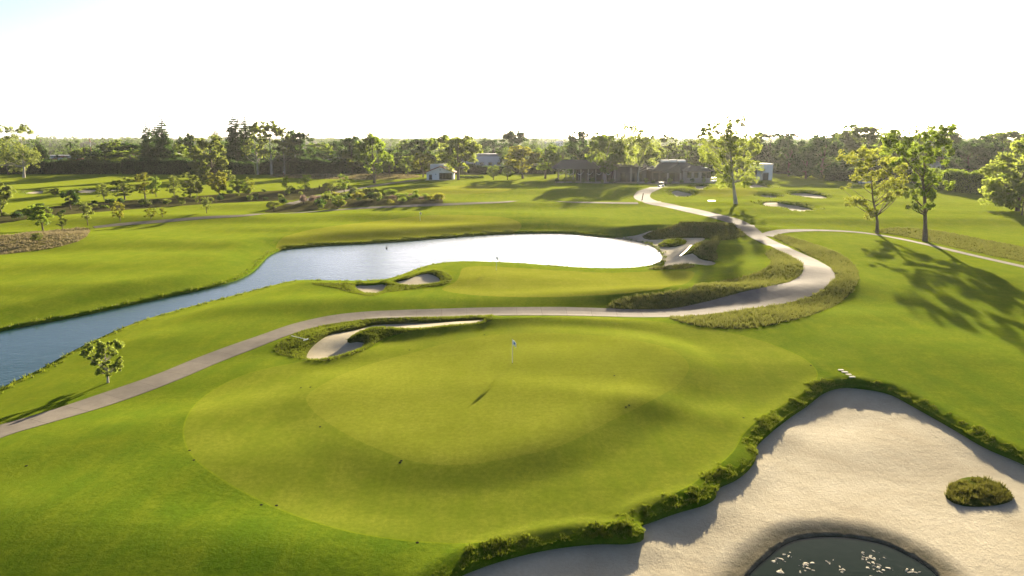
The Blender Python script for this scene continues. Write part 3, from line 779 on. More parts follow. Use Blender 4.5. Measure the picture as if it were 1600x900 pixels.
def far_tree(name, px, top, wpx, Y, kd, lk, label, **kw):
    if kd != 'conifer': top -= 9 if px > 1180 else 5; wpx *= 1.12
    else: wpx *= 1.15; top -= 3
    p = ground_at(px, Y); h = at_depth(px, top, Y).z-p.z; wd = wpx*Y/1093.
    return place_tree(name, p, h, wd, kd, lk, label, **kw)
# four trees whose shape is read clump by clump
def clump_tree(name, base, trunk_px, clumps, leaf, per, lk, bark, r0, label, seed, lim=40, tint=None):
    rg = np.random.default_rng(seed); p = ground(*base); Y = p.y; m = Y/1093.
    C, rad = [], []
    xs = np.array([c[0] for c in clumps]); half = (xs.max()-xs.min())/2*m; xc = (xs.max()+xs.min())/2
    for cx, cy, cr in clumps:
        u = min(1, abs(cx-xc)*m/half); dep = rg.uniform(-1, 1)*half*.8*math.sqrt(max(.05, 1-u*u))
        q = at_depth(cx, cy, Y)-p; C.append((q.x, dep, q.z)); rad.append(cr*m)
        if cr > 6:       # fill in depth with a partner clump
            C.append((q.x+rg.normal(0, .3)*cr*m, -dep*rg.uniform(.3, 1), q.z+rg.normal(0, .35)*cr*m)); rad.append(cr*m*rg.uniform(.7, .95))
    tr = [tuple(at_depth(a, b, Y)-p) for a, b in trunk_px]; tr[0] = (0, 0, -.3)
    cnt = [max(20, int(3.6*per*(r/m)**2)) for r in rad]
    V, F, t = leaves(C, rad, cnt, leaf, rg, .85, None if tint is None else [tint(c) for c in C], True)
    root = empty(name, p, 0, label, 'tree')
    obj('crown', V, F, LEAF[lk], root, attrs={'tint': t})
    mb = wood(tr, r0, C, rad, rg, lim); mb.build('trunk', M_BARKP if bark == 'pale' else M_BARK, root, sm=True)
    return root
def cl(pts, ox, oy, k, r): return [(ox+a/k, oy+b/k, (c[0] if c else r)) for a, b, *c in pts]
clump_tree('young_tree', (168,598), [(168,598),(168,586),(166,566),(163,548),(158,536)], cl([(290,220),(350,240),(200,320),(250,350),(430,220),(500,240),(470,310),(520,380),(390,310),(330,330),(300,400),(420,400),(360,460),(500,430),(340,500,6),(460,470),(400,260),(240,290)], 100, 500, 6, 7.6), .115, 3.2, 'euc', 'pale', .09, 'young leafy tree alone on the grass between the long pond and the cart path', 3)
clump_tree('eucalyptus_tree', (1150,318), [(1150,318),(1147,296),(1144,272),(1142,245),(1141,215),(1143,195)], cl([(440,90,6),(500,130),(540,180),(370,150),(240,170),(180,220),(320,200),(120,240),(430,200),(480,250),(110,300),(250,270),(330,270),(540,270,7),(410,300),(200,360),(300,370),(400,380),(480,390),(180,440),(280,450),(380,460),(480,460),(560,430),(640,350),(700,260,6),(650,300,7),(680,400),(620,440),(160,530),(230,530),(320,540),(420,560),(520,530),(600,540),(660,600),(300,620),(380,630),(480,640),(560,650),(620,700),(330,700),(330,760),(380,680),(520,720),(540,790,6),(580,740),(430,330),(500,330),(350,330)], 1080, 170, 6.667, 10.5), .40, .95, 'euc', 'pale', .5, 'tall single eucalyptus with a pale trunk beside the cart path junction', 5)
clump_tree('spreading_tree', (1371,364), [(1371,364),(1371,345),(1368,330),(1364,310),(1362,285),(1362,265)], cl([(200,570),(240,590),(280,620),(310,650),(170,310),(220,300),(270,290),(330,280),(360,300),(240,390),(300,420),(350,440),(400,410),(440,380),(480,400),(380,480),(330,510),(400,570),(450,530),(480,500),(250,440),(130,500,6),(200,495,6),(450,340),(500,440),(400,340),(290,350),(180,350),(430,470)], 1280, 160, 3.75, 10.5), .36, .75, 'rust', 'brown', .32, 'forked spreading tree with rusty yellow crown beside the right hand path', 8, tint=lambda c: min(1, max(0, (c[2]-8)/14)))
clump_tree('tall_tree', (1446,377), [(1446,377),(1446,350),(1445,310),(1442,280),(1445,250),(1455,220)], cl([(700,170),(740,150),(770,170,8),(720,210),(690,230),(500,170),(530,200),(590,170,8),(410,210),(440,230),(480,240),(560,260),(600,300),(650,280),(700,280),(540,300),(640,350),(600,400),(560,350),(620,440),(660,480),(640,520),(600,500),(580,540),(560,600,7),(550,620,7),(590,580),(680,470),(490,300),(450,290),(740,250),(660,200),(520,360),(680,330),(390,200,7),(640,430)], 1280, 160, 3.75, 11), .36, .8, 'mid', 'brown', .42, 'tall tree with high leafy crown and straight bare trunk beside the right hand path', 9)

clump_tree('eucalyptus_tree', (981,283), [(981,283),(980,270),(977,255),(974,238),(972,222),(972,210)], cl([(600,165,6),(650,160,6),(630,185,6),(700,165),(750,160),(690,220),(745,220),(560,250),(610,240),(660,260),(720,270),(540,290),(590,300),(640,310),(700,310),(760,310),(570,360),(620,370),(680,350),(740,360),(600,390,7),(700,390,7),(560,380,6)], 800, 160, 4, 11.5), .55, 1.0, 'euc', 'pale', .42, 'tall eucalyptus with a full high crown in front of the clubhouse', 15)
clump_tree('eucalyptus_tree', (997,286), [(997,286),(997,272),(1000,258),(1004,245),(1008,232),(1010,220)], cl([(790,180),(800,215),(780,260),(830,230),(880,215,7),(850,260),(900,280),(820,300),(880,320),(830,355),(880,370,7),(780,330),(800,390,7),(850,320),(905,330,7)], 800, 160, 4, 11.5), .55, 1.0, 'euc', 'pale', .42, 'leaning forked eucalyptus at the path bend in front of the clubhouse', 16)
clump_tree('umbrella_tree', (37,277.5), [(37,277.5),(37,262),(35,245),(33,228),(32,212)], cl([(-20,175),(20,170),(60,165),(110,165),(150,160),(180,185),(210,210,5),(80,220),(120,225),(60,250),(20,240),(-30,260),(50,290),(90,280),(130,270),(170,290),(200,310),(220,330),(60,330),(110,330),(150,330),(190,350),(40,360),(90,370),(140,370),(180,380),(60,400),(120,400),(30,300),(10,350),(-30,330),(-20,390)], 0, 160, 4, 8.5), .6, .9, 'olive', 'pale', .5, 'tall layered tree at the far left with a pale trunk', 21)
# ------------------------------------------------------------------ trees and saplings of the middle distance
def T(nm, px, by, top, w_, kd, lk, label, **kw): return px_tree(nm, px, by, top, w_, kd, lk, label, **kw)
SAP = 'young trees planted on the left fairways'
for px, by, top, w_, kd, lk, lab in [
 (67,360,320,36,'round','mid','bushy bright green young tree at the tip of the dry grass patch'),
 (98,360,331,15,'sapling','olive','thin sapling just right of the bushy young tree by the dry grass'),
 (137,352,315,18,'sapling','olive','slim sapling with sparse leaves beside the left end of the thin path'),
 (188,345,315,22,'sapling','yellow','small yellowish sapling on the lit strip of grass at left'),
 (236,341,325,13,'sapling','yellow','very small wispy sapling, left one of a pair by the thin path'),
 (254,339,325,12,'sapling','yellow','very small wispy sapling, right one of a pair by the thin path'),
 (323,334,308,16,'sapling','olive','lone sparse sapling above the thin path in front of the long bed'),
 (58,380,364,16,'round','olive','small grey green bush on the dry grass patch'),
 (3,338,280,36,'round','olive','bushy tree cut by the left edge of the picture above the long bed'),
 (110,327,297,28,'round','dark','dark round bushy tree at the left end of the long bed'),
 (86,306,294,14,'round','dark','small dark bush in front of the far left bunkers'),
 (163,312,286,22,'sapling','olive','grey green young tree right of the dark bushy one in the long bed'),
 (195,312,277,26,'sapling','olive','olive young tree left of the yellow tree in the long bed'),
 (227,311,270,32,'sapling','yellow','bright yellow young tree in the long bed'),
 (244,308,276,18,'sapling','mid','light green young tree touching the yellow one on its right'),
 (272,308,274,24,'sapling','olive','leafy young tree midway along the long bed'),
 (298,309,270,26,'sapling','olive','taller young tree left of the big dense round tree, in the long bed'),
 (308,309,283,20,'round','olive','low bushy tree at the foot of the taller young tree in the long bed'),
 (343,307,268,30,'round','yellow','yellow green tree at the foot of the big dense round tree'),
 (374,304,281,24,'round','mid','round green bush like tree right of the yellow green one'),
 (389,303,277,14,'sapling','rust','thin brownish sapling at the right end of the left tree row'),
 (448,299,275,15,'sapling','mid','narrow young tree above the footpath, left of three'),
 (478,299,273,20,'sapling','mid','narrow young tree above the footpath, middle of three'),
 (538,301,272,20,'sapling','mid','narrow young tree above the footpath, right of three'),
 (514,299,285,18,'round','olive','low grey green bush tree beside the right one of three narrow trees'),
 (428,330,314,22,'round','olive','round olive bush at the left tip of the flowering bed'),
 (529,325,308,22,'round','mid','round green bush at the lower edge of the flowering bed'),
 ]:
    T('young_tree', px, by, top, w_, kd, lk, lab, group=SAP)
BT = 'trees along the course edge'
for nm, px, by, top, w_, kd, lk, lab, bk in [
 ('round_tree',332,285,212,58,'dense','olive','big dense round tree standing alone before the left hedge','brown'),
 ('broad_tree',585,286,209,52,'round','mid','broad tree with dark forked trunk left of the white hut','brown'),
 ('small_tree',609,275,249,20,'round','mid','small round tree just right of the dark trunked broad tree','brown'),
 ('small_tree',637,275,243,26,'round','mid','light green small tree two left of the white hut','brown'),
 ('small_tree',661,277,238,28,'round','rust','reddish brown tree touching the white hut on its left','brown'),
 ('tall_tree',716,281,212,62,'round','euc','tall pale green tree rising behind the right side of the white hut','brown'),
 ('tall_tree',690,274,210,46,'round','mid','tall green tree rising directly behind the roof of the white hut','brown'),
 ('small_tree',771,281,258,20,'round','mid','small bush tree right of the row of dark plants','brown'),
 ('small_tree',793,281,262,18,'round','mid','low dark bush tree between hut and clubhouse trees','brown'),
 ('broad_tree',817,279,228,54,'round','yellow','yellow green broad tree between hut and clubhouse','brown'),
 ('broad_tree',852,279,227,48,'round','mid','dark green broad tree at the left corner of the clubhouse','brown'),
 ('eucalyptus_tree',946,284,208,54,'round','mid','round crowned eucalyptus left of the tallest clubhouse tree','pale'),
 ('broad_tree',1590,330,216,96,'dense','euc','large broad tree cut by the right edge of the picture','brown'),
 ('small_tree',1597,336,283,40,'round','mid','small bright tree at the right edge in front of the large broad one','brown'),
 ]:
    T(nm, px, by, top, w_, kd, lk, lab, bark=bk, group=BT)
BG = 'background trees behind the course'
for nm, px, top, w_, Y, kd, lk, lab in [
 ('broad_tree',4,238,40,365,'round','dark','dark tree under the flat topped one at the left edge'),
 ('broad_tree',58,222,26,385,'conifer','dark','small dark cone shaped tree right of the flat topped one'),
 ('conifer_tree',230,197,26,372,'conifer','dark','left one of three dark conifers standing together'),
 ('conifer_tree',242,200,24,385,'conifer','dark','middle one of three dark conifers standing together'),
 ('conifer_tree',253,189,32,372,'conifer','dark','right and tallest one of three dark conifers standing together'),
 ('conifer_tree',367,182,34,375,'conifer','dark','tallest conifer of the left tree line with a pointed top'),
 ('conifer_tree',383,187,32,382,'conifer','dark','conifer just right of the tallest pointed one'),
 ('conifer_tree',338,206,26,420,'conifer','dark','conifer tip rising behind the big dense round tree'),
 ('eucalyptus_tree',398,196,36,358,'euc','euc','eucalyptus with white stem right of the pointed conifers'),
 ('eucalyptus_tree',420,194,38,356,'euc','euc','tallest of the open eucalyptus group at centre left'),
 ('eucalyptus_tree',440,204,32,360,'euc','olive','right one of the open eucalyptus group at centre left'),
 ('broad_tree',468,209,40,370,'round','dark','dark full tree right of the open eucalyptus group'),
 ('broad_tree',288,214,28,400,'round','dark','dark tree midway between the three conifers and the dense round tree'),
 ('broad_tree',310,226,26,410,'round','mid','green tree left behind the big dense round tree'),
 ('broad_tree',272,230,34,380,'round','mid','light green tree at the right foot of the three conifers'),
 ('broad_tree',205,228,46,395,'round','dark','wide dark tree left of the three conifers'),
 ('broad_tree',178,224,40,420,'round','mid','round green tree above the left hedge, second from the conifers'),
 ('broad_tree',158,238,44,380,'round','dark','low wide tree beside the red and white mast'),
 ('umbrella_tree',200,240,52,375,'umbrella','mid','flat spreading bright green tree above the left hedge'),
 ('broad_tree',545,218,36,372,'round','dark','dark dome tree left of the broad forked tree'),
 ('broad_tree',548,236,32,360,'round','olive','olive tree with thin trunk in front of the dark dome tree'),
 ('broad_tree',505,240,36,400,'round','dark','low dark tree in the gap right of the full dark tree'),
 ('broad_tree',618,238,40,400,'dense','dark','dark dense tree behind the two small trees left of the hut'),
 ('broad_tree',657,222,40,385,'dense','dark','dark tall tree behind the reddish brown one'),
 ('broad_tree',803,209,38,460,'dense','dark','hazy dome tree rising beyond the yellow green broad tree'),
 ('broad_tree',770,222,40,520,'round','dark','hazy low tree above the long white building'),
 ('broad_tree',906,210,40,345,'dense','dark','dark column like tree behind the clubhouse left roof'),
 ('broad_tree',925,232,34,350,'round','mid','lower tree right of the dark column like one'),
 ('broad_tree',128,236,34,400,'round','mid','green tree between the mast and the gabled house'),
 ('broad_tree',498,228,36,440,'round','mid','hazy round tree in the skyline gap left of the dark dome tree'),
 ('broad_tree',522,226,34,470,'round','dark','hazy dark tree in the skyline gap beside the dark dome tree'),
 ('broad_tree',640,224,40,440,'round','mid','hazy tree crown behind the light green small tree'),
 ('broad_tree',745,226,34,540,'round','dark','hazy tree behind the tall thin grey mast'),
 ('broad_tree',880,232,36,420,'round','mid','hazy tree below the apartment block'),
 ('broad_tree',1140,220,44,420,'round','dark','hazy dark tree framed by the tall single eucalyptus crown'),
 ('broad_tree',1045,215,38,370,'euc','euc','open hazy tree behind the clubhouse right of the eucalyptuses'),
 ('broad_tree',1075,228,40,380,'round','mid','hazy round tree above the clubhouse right roof'),
 ('broad_tree',1100,222,46,400,'round','olive','hazy olive tree left behind the tall single eucalyptus'),
 ('umbrella_tree',1205,216,56,400,'umbrella','dark','dark domed tree right behind the tall single eucalyptus'),
 ('broad_tree',1178,222,40,420,'round','dark','hazy dark tree directly behind the tall single eucalyptus'),
 ('broad_tree',1238,222,44,350,'round','dark','dark tree right of the white box building'),
 ('broad_tree',1290,220,66,345,'dense','dark','massive dense tree at the left end of the right hedge'),
 ('broad_tree',1265,236,44,330,'dense','dark','lower dense tree before the massive one'),
 ('umbrella_tree',1352,203,62,375,'round','mid','flat crowned tall pine behind the rusty spreading tree'),
 ('broad_tree',1325,214,48,400,'round','dark','dark tree left of the flat crowned pine'),
 ('broad_tree',1390,212,50,385,'dense','dark','dark tree right of the flat crowned pine'),
 ('broad_tree',1425,222,60,365,'dense','mid','wide green tree behind the tall right tree, left side'),
 ('broad_tree',1478,214,60,375,'dense','dark','wide dark tree behind the tall right tree, right side'),
 ('broad_tree',1520,232,60,330,'dense','dark','low dark tree above the middle of the right hedge'),
 ('broad_tree',1545,222,60,350,'dense','dark','dark sloping tree above the right end of the hedge'),
 ('broad_tree',1500,228,44,400,'dense','dark','dark tree peeping between the two crowns above the right hedge'),
 ('broad_tree',1572,214,60,380,'dense','mid','tall green tree behind the large broad one at the right edge'),
 ]:
    far_tree(nm, px, top, w_, Y, kd, lk, lab, group=BG, bark='pale' if kd == 'euc' or px == 32 else 'brown')
# palms
def palm(px, top, Y, rf, label):
    p = ground_at(px, Y); h = at_depth(px, top, Y).z-p.z
    r = empty('palm_tree', p, 0, label, 'tree', 'palms on the skyline')
    rg = np.random.default_rng(int(px)); mb = MB(); mb.tube([(0,0,-.3),(.1,0,h*.5),(0,.1,h-rf*.4)], [.32,.24,.2], 7); mb.build('trunk', M_BARK, r, sm=True)
    V, F = [], []
    for i in range(22):
        a = rg.uniform(0, 6.28); el = rg.uniform(-.4, 1.2); d = np.array([math.cos(a)*math.cos(el), math.sin(a)*math.cos(el), math.sin(el)]); s_ = np.array([-math.sin(a), math.cos(a), 0])
        pts = [np.array([0, 0, h-rf*.4])+d*rf*t-np.array([0, 0, .55*rf*t*t]) for t in (0, .35, .7, 1)]
        k = len(V)
        for t, q in zip((.1, .5, .4, .04), pts): V += [q-s_*t*rf*.28, q+s_*t*rf*.28]
        F += [(k+2*j, k+2*j+1, k+2*j+3, k+2*j+2) for j in range(3)]
    obj('fronds', np.array(V), F, LEAF['dark'], r, attrs={'tint': np.full(len(V), .4)})
palm(107,221,400,3.2,'wide crowned palm above the left white houses'); palm(84,241,385,2.4,'small palm behind the left red roofed house')
palm(160,214,620,2.2,'tall thin palm on the skyline right of the mast'); palm(726,219,520,2.4,'thin palm on the skyline right of the hut trees')
palm(832,220,700,2.0,'left one of two tiny skyline palms left of the apartment block'); palm(837,219,720,2.0,'right one of two tiny skyline palms left of the apartment block')
# far-off tree cover beyond the course: one mass
def far_mass():
    rg = np.random.default_rng(77); C, rad, cnt = [], [], []
    for i in range(1150):
        Y = 388*math.exp(rg.uniform(0, 1)**1.7*1.5); px = rg.uniform(-250, 1850); x = (px-800)/1093*Y; h = rg.uniform(10, 16)+(rg.uniform() < .15)*5
        if 700 < px < 800 and Y < 620 or Y < 470 and (55 < px < 135 or 255 < px < 310 or 440 < px < 460 or 500 < px < 530): continue
        if Y < 430: h *= .82
        for j in range(5):
            C.append((x+rg.normal(0, 3.2), Y+rg.normal(0, 3), h*rg.uniform(.12, .82))); rad.append(rg.uniform(2.0, 3.6)); cnt.append(max(26, int(120*(420/Y)**1.2)))
    nf = len(C)
    for i in range(900):
        Y = 1300*math.exp(rg.uniform(0, 1)*1.15); px = rg.uniform(-200, 1800); x = (px-800)/1093*Y; h = rg.uniform(10, 18)+(rg.uniform() < .1)*rg.uniform(3, 9)
        for j in range(3): C.append((x+rg.normal(0, 9), Y+rg.normal(0, 6), h*rg.uniform(.3, .8))); rad.append(rg.uniform(5, 9)); cnt.append(26)
    Va, Fa, ta = leaves(C[nf:], rad[nf:], cnt[nf:], 3.6, rg, .7); C, rad, cnt = C[:nf], rad[:nf], cnt[:nf]
    V, F, t = leaves(C, rad, cnt, 1.15, rg, .8)
    F = np.vstack([F, Fa+len(V)]); V = np.vstack([V, Va]); t = np.concatenate([t, ta])
    tag(obj('distant_trees', V, F, LEAF['far'], attrs={'tint': t}), 'hazy mass of low tree tops covering the far suburb', 'trees', None, 'stuff')
far_mass()
# ------------------------------------------------------------------ hedges
def hedge(a, b, hts, th, lk, label, n, leaf=.55, dome=.15):
    a, b = Vector(a), Vector(b); Lh = (b-a).length; d = (b-a)/Lh; nrm = Vector((-d.y, d.x, 0)); rg = np.random.default_rng(n)
    r = empty('hedge', a, 0, label, 'hedge')
    st = int(Lh/2)+1; V, F = [], []
    for i in range(st+1):
        t = i/st; q = d*Lh*t; h = np.interp(t, np.linspace(0, 1, len(hts)), hts)*(1+.05*math.sin(i*.9)+rg.uniform(-.04, .04)); w_ = th*.42*(1+rg.uniform(-.1, .1))
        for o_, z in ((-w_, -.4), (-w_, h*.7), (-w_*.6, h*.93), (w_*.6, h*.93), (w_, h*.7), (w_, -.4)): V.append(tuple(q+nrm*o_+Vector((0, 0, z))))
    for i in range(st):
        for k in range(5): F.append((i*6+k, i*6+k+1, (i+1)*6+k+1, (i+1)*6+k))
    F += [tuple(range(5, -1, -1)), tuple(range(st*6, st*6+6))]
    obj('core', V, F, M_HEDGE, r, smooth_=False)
    t = rg.uniform(0, 1, n); h = np.interp(t, np.linspace(0, 1, len(hts)), hts)*(1+.06*np.sin(t*Lh*.45)+.05*np.sin(t*Lh*1.3)); side = rg.uniform(-1, 1, n)
    top = rg.uniform(0, 1, n) < .4
    z = np.where(top, h*rg.uniform(.9, 1.04, n), h*rg.uniform(0, 1, n)); off = np.where(top, side*th*.5, np.where(side > .6, th*.47, -th*.47))+rg.normal(0, .15, n)
    P = np.array(a-a)+np.outer(t*Lh, np.array(d))+np.outer(off, np.array(nrm)); P[:, 2] += z
    V, F, tt = leaves(P, np.full(n, .3), np.full(n, 1), leaf, rg, 1, np.clip(rg.normal(.4, .25, n), 0, 1)); obj('foliage', V, F, LEAF[lk], r, attrs={'tint': tt})
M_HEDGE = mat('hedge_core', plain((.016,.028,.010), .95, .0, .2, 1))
hedge(ground_at(-30, 372), ground_at(180, 366), [7,6.5,7.5,6], 4, 'dark', 'long dark hedge below the left white houses', 16000, .5)
hedge(ground_at(186, 365), ground_at(395, 360), [7,8,7,6], 4, 'dark', 'long dark hedge below the three conifers', 16000, .5)
hedge(ground_at(402, 362), ground_at(580, 362), [6,9,9,7,7.5,6], 4.5, 'dark', 'dark hedge below the broad skyline gap at centre left', 8000)
hedge(ground_at(730, 385), ground_at(868, 372), [4,3.5,4], 3, 'dark', 'low dark hedge in front of the long white building', 4000)
hedge(ground_at(1296, 318), ground_at(1440, 300), [2.5,6,6.5,6], 4, 'dark', 'dark hedge behind the rusty spreading tree', 16000, .5)
hedge(ground(1443, 294), ground(1585, 312), [7,7.4,7.2], 3.6, 'mid', 'tall clipped hedge along the right fairway', 24000, .4)
# ------------------------------------------------------------------ shrubs in the beds
seen = {}
def bed_shrubs(P, n, group, marks, seed, kinds, hr):
    rg = np.random.default_rng(seed); q = rg.uniform(P.min(0), P.max(0), (4000, 2)); q = q[inside(P, q)]
    ok = np.ones(len(q), bool)
    for g in PG: ok &= sdf(g[4], q, 3) > .8
    q = q[ok]; sel = []
    for p in q:
        if all((p[0]-s_[0])**2+(p[1]-s_[1])**2 > 3.2 for s_ in sel): sel.append(p)
        if len(sel) >= n: break
    z = Hg(np.array(sel)); ordr = np.argsort([s_[0]/s_[1] for s_ in sel])
    for rank, k in enumerate(ordr):
        lk = kinds[rg.integers(len(kinds))]; h = rg.uniform(*hr); wd = h*rg.uniform(1.0, 1.7)
        col_ = {'dark': 'dark green', 'mid': 'green', 'olive': 'grey green', 'yellow': 'yellow green', 'pink': 'pink flowering'}[lk]
        pxs = 800+sel[k][0]/sel[k][1]*1093; lm = min(marks, key=lambda m_: abs(m_[0]-pxs)); sz_ = 'tiny' if h < hr[0]*1.2 else 'low' if h < hr[0]*1.45 else 'medium' if h < hr[0]*1.75 else 'tall'
        sh = 'narrow' if wd/h < 1.2 else 'rounded' if wd/h < 1.45 else 'wide'
        lab = '%s %s %s shrub %s the %s' % (sz_, sh, col_, 'just left of' if pxs < lm[0]-3 else 'just right of' if pxs > lm[0]+3 else 'beside', lm[1]); c_ = seen.get(lab, 0); seen[lab] = c_+1
        if c_: lab = ('next ' if c_ == 1 else 'another ' if c_ == 2 else 'one more ')+lab
        place_tree('shrub', (sel[k][0], sel[k][1], z[k]), h, wd, 'shrub', lk, lab, 'shrub', group, crown='foliage', stem='stem')
bed_shrubs(BEDS['a'], 64, 'shrubs of the long bed', [(3,'tree at the left edge'),(40,'left tip of the long bed'),(67,'bushy young tree'),(110,'dark round bushy tree'),(163,'grey green young tree'),(195,'olive young tree'),(227,'yellow young tree'),(272,'tree midway along the bed'),(300,'taller young tree'),(332,'big dense round tree'),(374,'round green bush tree'),(410,'left end of the footpath'),(448,'left narrow young tree'),(478,'middle narrow young tree'),(538,'right narrow young tree')], 5, ['dark','olive','olive','mid','dark'], (.8, 1.9))
bed_shrubs(BEDS['b'], 62, 'shrubs of the flowering bed', [(428,'olive bush at the flowering bed tip'),(455,'start of the footpath'),(490,'footpath middle'),(529,'round green bush of the flowering bed'),(560,'footpath bend'),(585,'broad forked tree'),(612,'small round tree'),(637,'light green small tree'),(662,'left hut corner'),(688,'right tip of the flowering bed')], 6, ['dark','mid','olive','mid','yellow','pink'], (1.0, 2.5))
for i in range(14):
    p = ground(719+i*2.7, 279.5)
    place_tree('shrub', p, 1.5, 1.0, 'shrub', 'dark', '%s small dark plant of the row right of the white hut, counted from the hut' % ['first','second','third','fourth','fifth','sixth','seventh','eighth','ninth','tenth','eleventh','twelfth','thirteenth','last'][i], 'shrub', 'row of dark plants by the hut', crown='foliage', stem='stem')
# ------------------------------------------------------------------ white hut
p = ground(688, 281); m = p.y/1093.
hut = empty('white_hut', p, R(2), 'small white stucco hut with tiled gable roof and chimney', 'building')
hw = 6.3; ev = 3.5; rd = 6.0; dp = 9.
MB().prism([(-hw,-.5),(-hw+1.0,-.5),(-hw+1.0,2.5),(-hw+2.5,2.5),(-hw+2.5,-.5),(.35-.9,-.5),(.35-.9,3.2),(5.6,3.2),(5.6,-.5),(hw,-.5),(hw,ev),(0,rd-.15),(-hw,ev)], 0, .35).add([(-hw,.35,-.5),(-hw,dp,-.5),(-hw,dp,ev),(-hw,.35,ev)], [(0,1,2,3)]).add([(hw,.35,-.5),(hw,dp,-.5),(hw,dp,ev),(hw,.35,ev)], [(3,2,1,0)]).prism([(-hw,-.5),(hw,-.5),(hw,ev),(0,rd-.15),(-hw,ev)], dp-.3, dp).build('wall', M_WHITE, hut)
rf = MB()
for s_ in (-1, 1):
    pr = [(0,rd-.05),(s_*(hw+1.0),ev-.35),(s_*(hw+1.0),ev-.05),(0,rd+.28)]
    rf.prism(pr if s_ < 0 else pr[::-1], -.8, dp+.5)
roof = rf.build('roof', M_TILE, hut)
MB().box(2.3, 3.4, 3.2, 4.4, 3.5, 8.4).box(2.15, 3.55, 3.05, 4.55, 8.4, 8.65).build('chimney', M_WHITE, roof)
MB().box(-4.9, 2.25, 4.6, 8.0, 3.4, 7.0).build('rear_parapet', M_WHITE, hut)
dr = MB().box(-hw+1.05, -hw+2.45, .12, .2, -.1, 2.45).build('door', M_FRAME, hut)
MB().box(-hw+2.2, -hw+2.3, .06, .12, 1.0, 1.15).build('handle', M_STEEL, dr)
for i in range(4):
    x0 = -.5+i*1.525; pn = MB().box(x0, x0+.12, .1, .24, -.1, 3.15).box(x0+1.4, x0+1.5, .1, .24, -.1, 3.15).box(x0+.12, x0+1.4, .1, .24, 3.0, 3.15).box(x0+.12, x0+1.4, .1, .24, -.1, .25).build('glazed_door', M_FRAME, hut)
    MB().box(x0+.12, x0+1.4, .15, .19, .25, 3.0).build('pane', M_GLASS, pn)
MB().box(-2.2, -1.9, -.18, 0, 2.3, 2.75).build('wall_lamp', M_FRAME, hut)
MB().box(-.3, .3, -.06, 0, 4.4, 4.7).build('vent', M_FRAME, hut)
MB().box(-hw-.5, hw+3, -2.4, -.02, -.4, .06).build('terrace', M_STONE, hut)
# ------------------------------------------------------------------ clubhouse
p = ground(990, 285); Yc = p.y; k = Yc/1093.
def cx(px): return (px-990)*k
def cz(py): return at_depth(990, py, Yc).z-p.z
club = empty('clubhouse', p, 0, 'long low clubhouse with brown shingle roofs behind the eucalyptuses', 'building')
rl = MB().hip(cx(863), cx(985), 4, 24, cz(264.5), cz(251), 5).build('roof', M_SHAKE, club)
MB().box(cx(905), cx(985), 9, 22, -.4, cz(264.5)-.2).build('wall', M_TAUPE, club)
for px in (872, 884, 896, 908, 920, 932, 944): MB().box(cx(px)-.22, cx(px)+.22, 5, 5.5, -.4, cz(264.5)-.2).build('column', M_CREAM, club)
MB().box(cx(960), cx(1012), 3, 20, -.4, cz(262)).build('wall', M_TAUPE, club)
MB().hip(cx(957), cx(1020), 1.5, 22, cz(262)+.2, cz(253), 6).build('roof', M_SHAKE, club)
for px in (961, 987): MB().box(cx(px)-.35, cx(px)+.35, 2.2, 2.9, -.4, cz(262)).build('column', M_CREAM, club)
rr_ = MB().hip(cx(1018), cx(1108), 3, 22, cz(268)+.2, cz(252.5), 9).build('roof', M_SHAKE, club)
MB().box(cx(1021), cx(1100), 5, 20, -.4, cz(268)).build('wall', M_TAUPE, club)
MB().prism([(cx(1036), cz(270)), (cx(1064), cz(270)), (cx(1061), cz(259)), (cx(1055), cz(257.5))], -1.5, 4).build('gable', M_SHAKE, club)
for px in (1043, 1063, 1068): MB().box(cx(px)-.3, cx(px)+.3, -1.2, -.6, -.4, cz(267)).build('column', M_CREAM, club)
rw = MB().hip(cx(1066), cx(1116), -1, 10, cz(267), cz(259.5), 5).build('roof', M_SHAKE, club)
MB().box(cx(1070), cx(1112), 0.5, 9, -.4, cz(267)-.2).build('wall', M_CREAM, club)
for i, px in enumerate((1075, 1086, 1098, 1106)):
    wn = MB().box(cx(px)-.1, cx(px+6)+.1, .38, .49, cz(278), cz(269.5)).build('window', M_FRAME, club); MB().box(cx(px)+.15, cx(px+6)-.15, .33, .39, cz(277.4), cz(270)).build('pane', M_GLASS, wn)
for i, px in enumerate((906, 920, 934, 948, 970, 984, 997, 1024, 1036, 1050)):
    y = 8.9 if px < 960 else 2.9 if px < 1012 else 4.9
    wn = MB().box(cx(px)-.1, cx(px+9)+.1, y-.1, y, .1, cz(271)).build('window', M_FRAME, club); MB().box(cx(px)+.2, cx(px+9)-.2, y-.16, y-.1, .3, cz(271.5)).build('pane', M_GLASS, wn)
for a, b, z in ((1042, 1054, 251.5), (1055, 1066, 251.2), (1068, 1081, 251.5)): MB().box(cx(a), cx(b), 11, 14.5, cz(255), cz(z)).build('skylight', M_WHITE, club)
MB().box(cx(1098), cx(1108), 2, 6, cz(264), cz(262.4)).build('skylight', M_WHITE, club)
for a, b in ((864, 955), (990, 1060), (1062, 1112)): MB().box(cx(a), cx(b), -7.5, -7.0, -.6, .85).build('terrace_wall', M_CREAM, club)
MB().box(cx(860), cx(1114), -7, 3, -.5, .1).build('terrace', M_PATH, club)
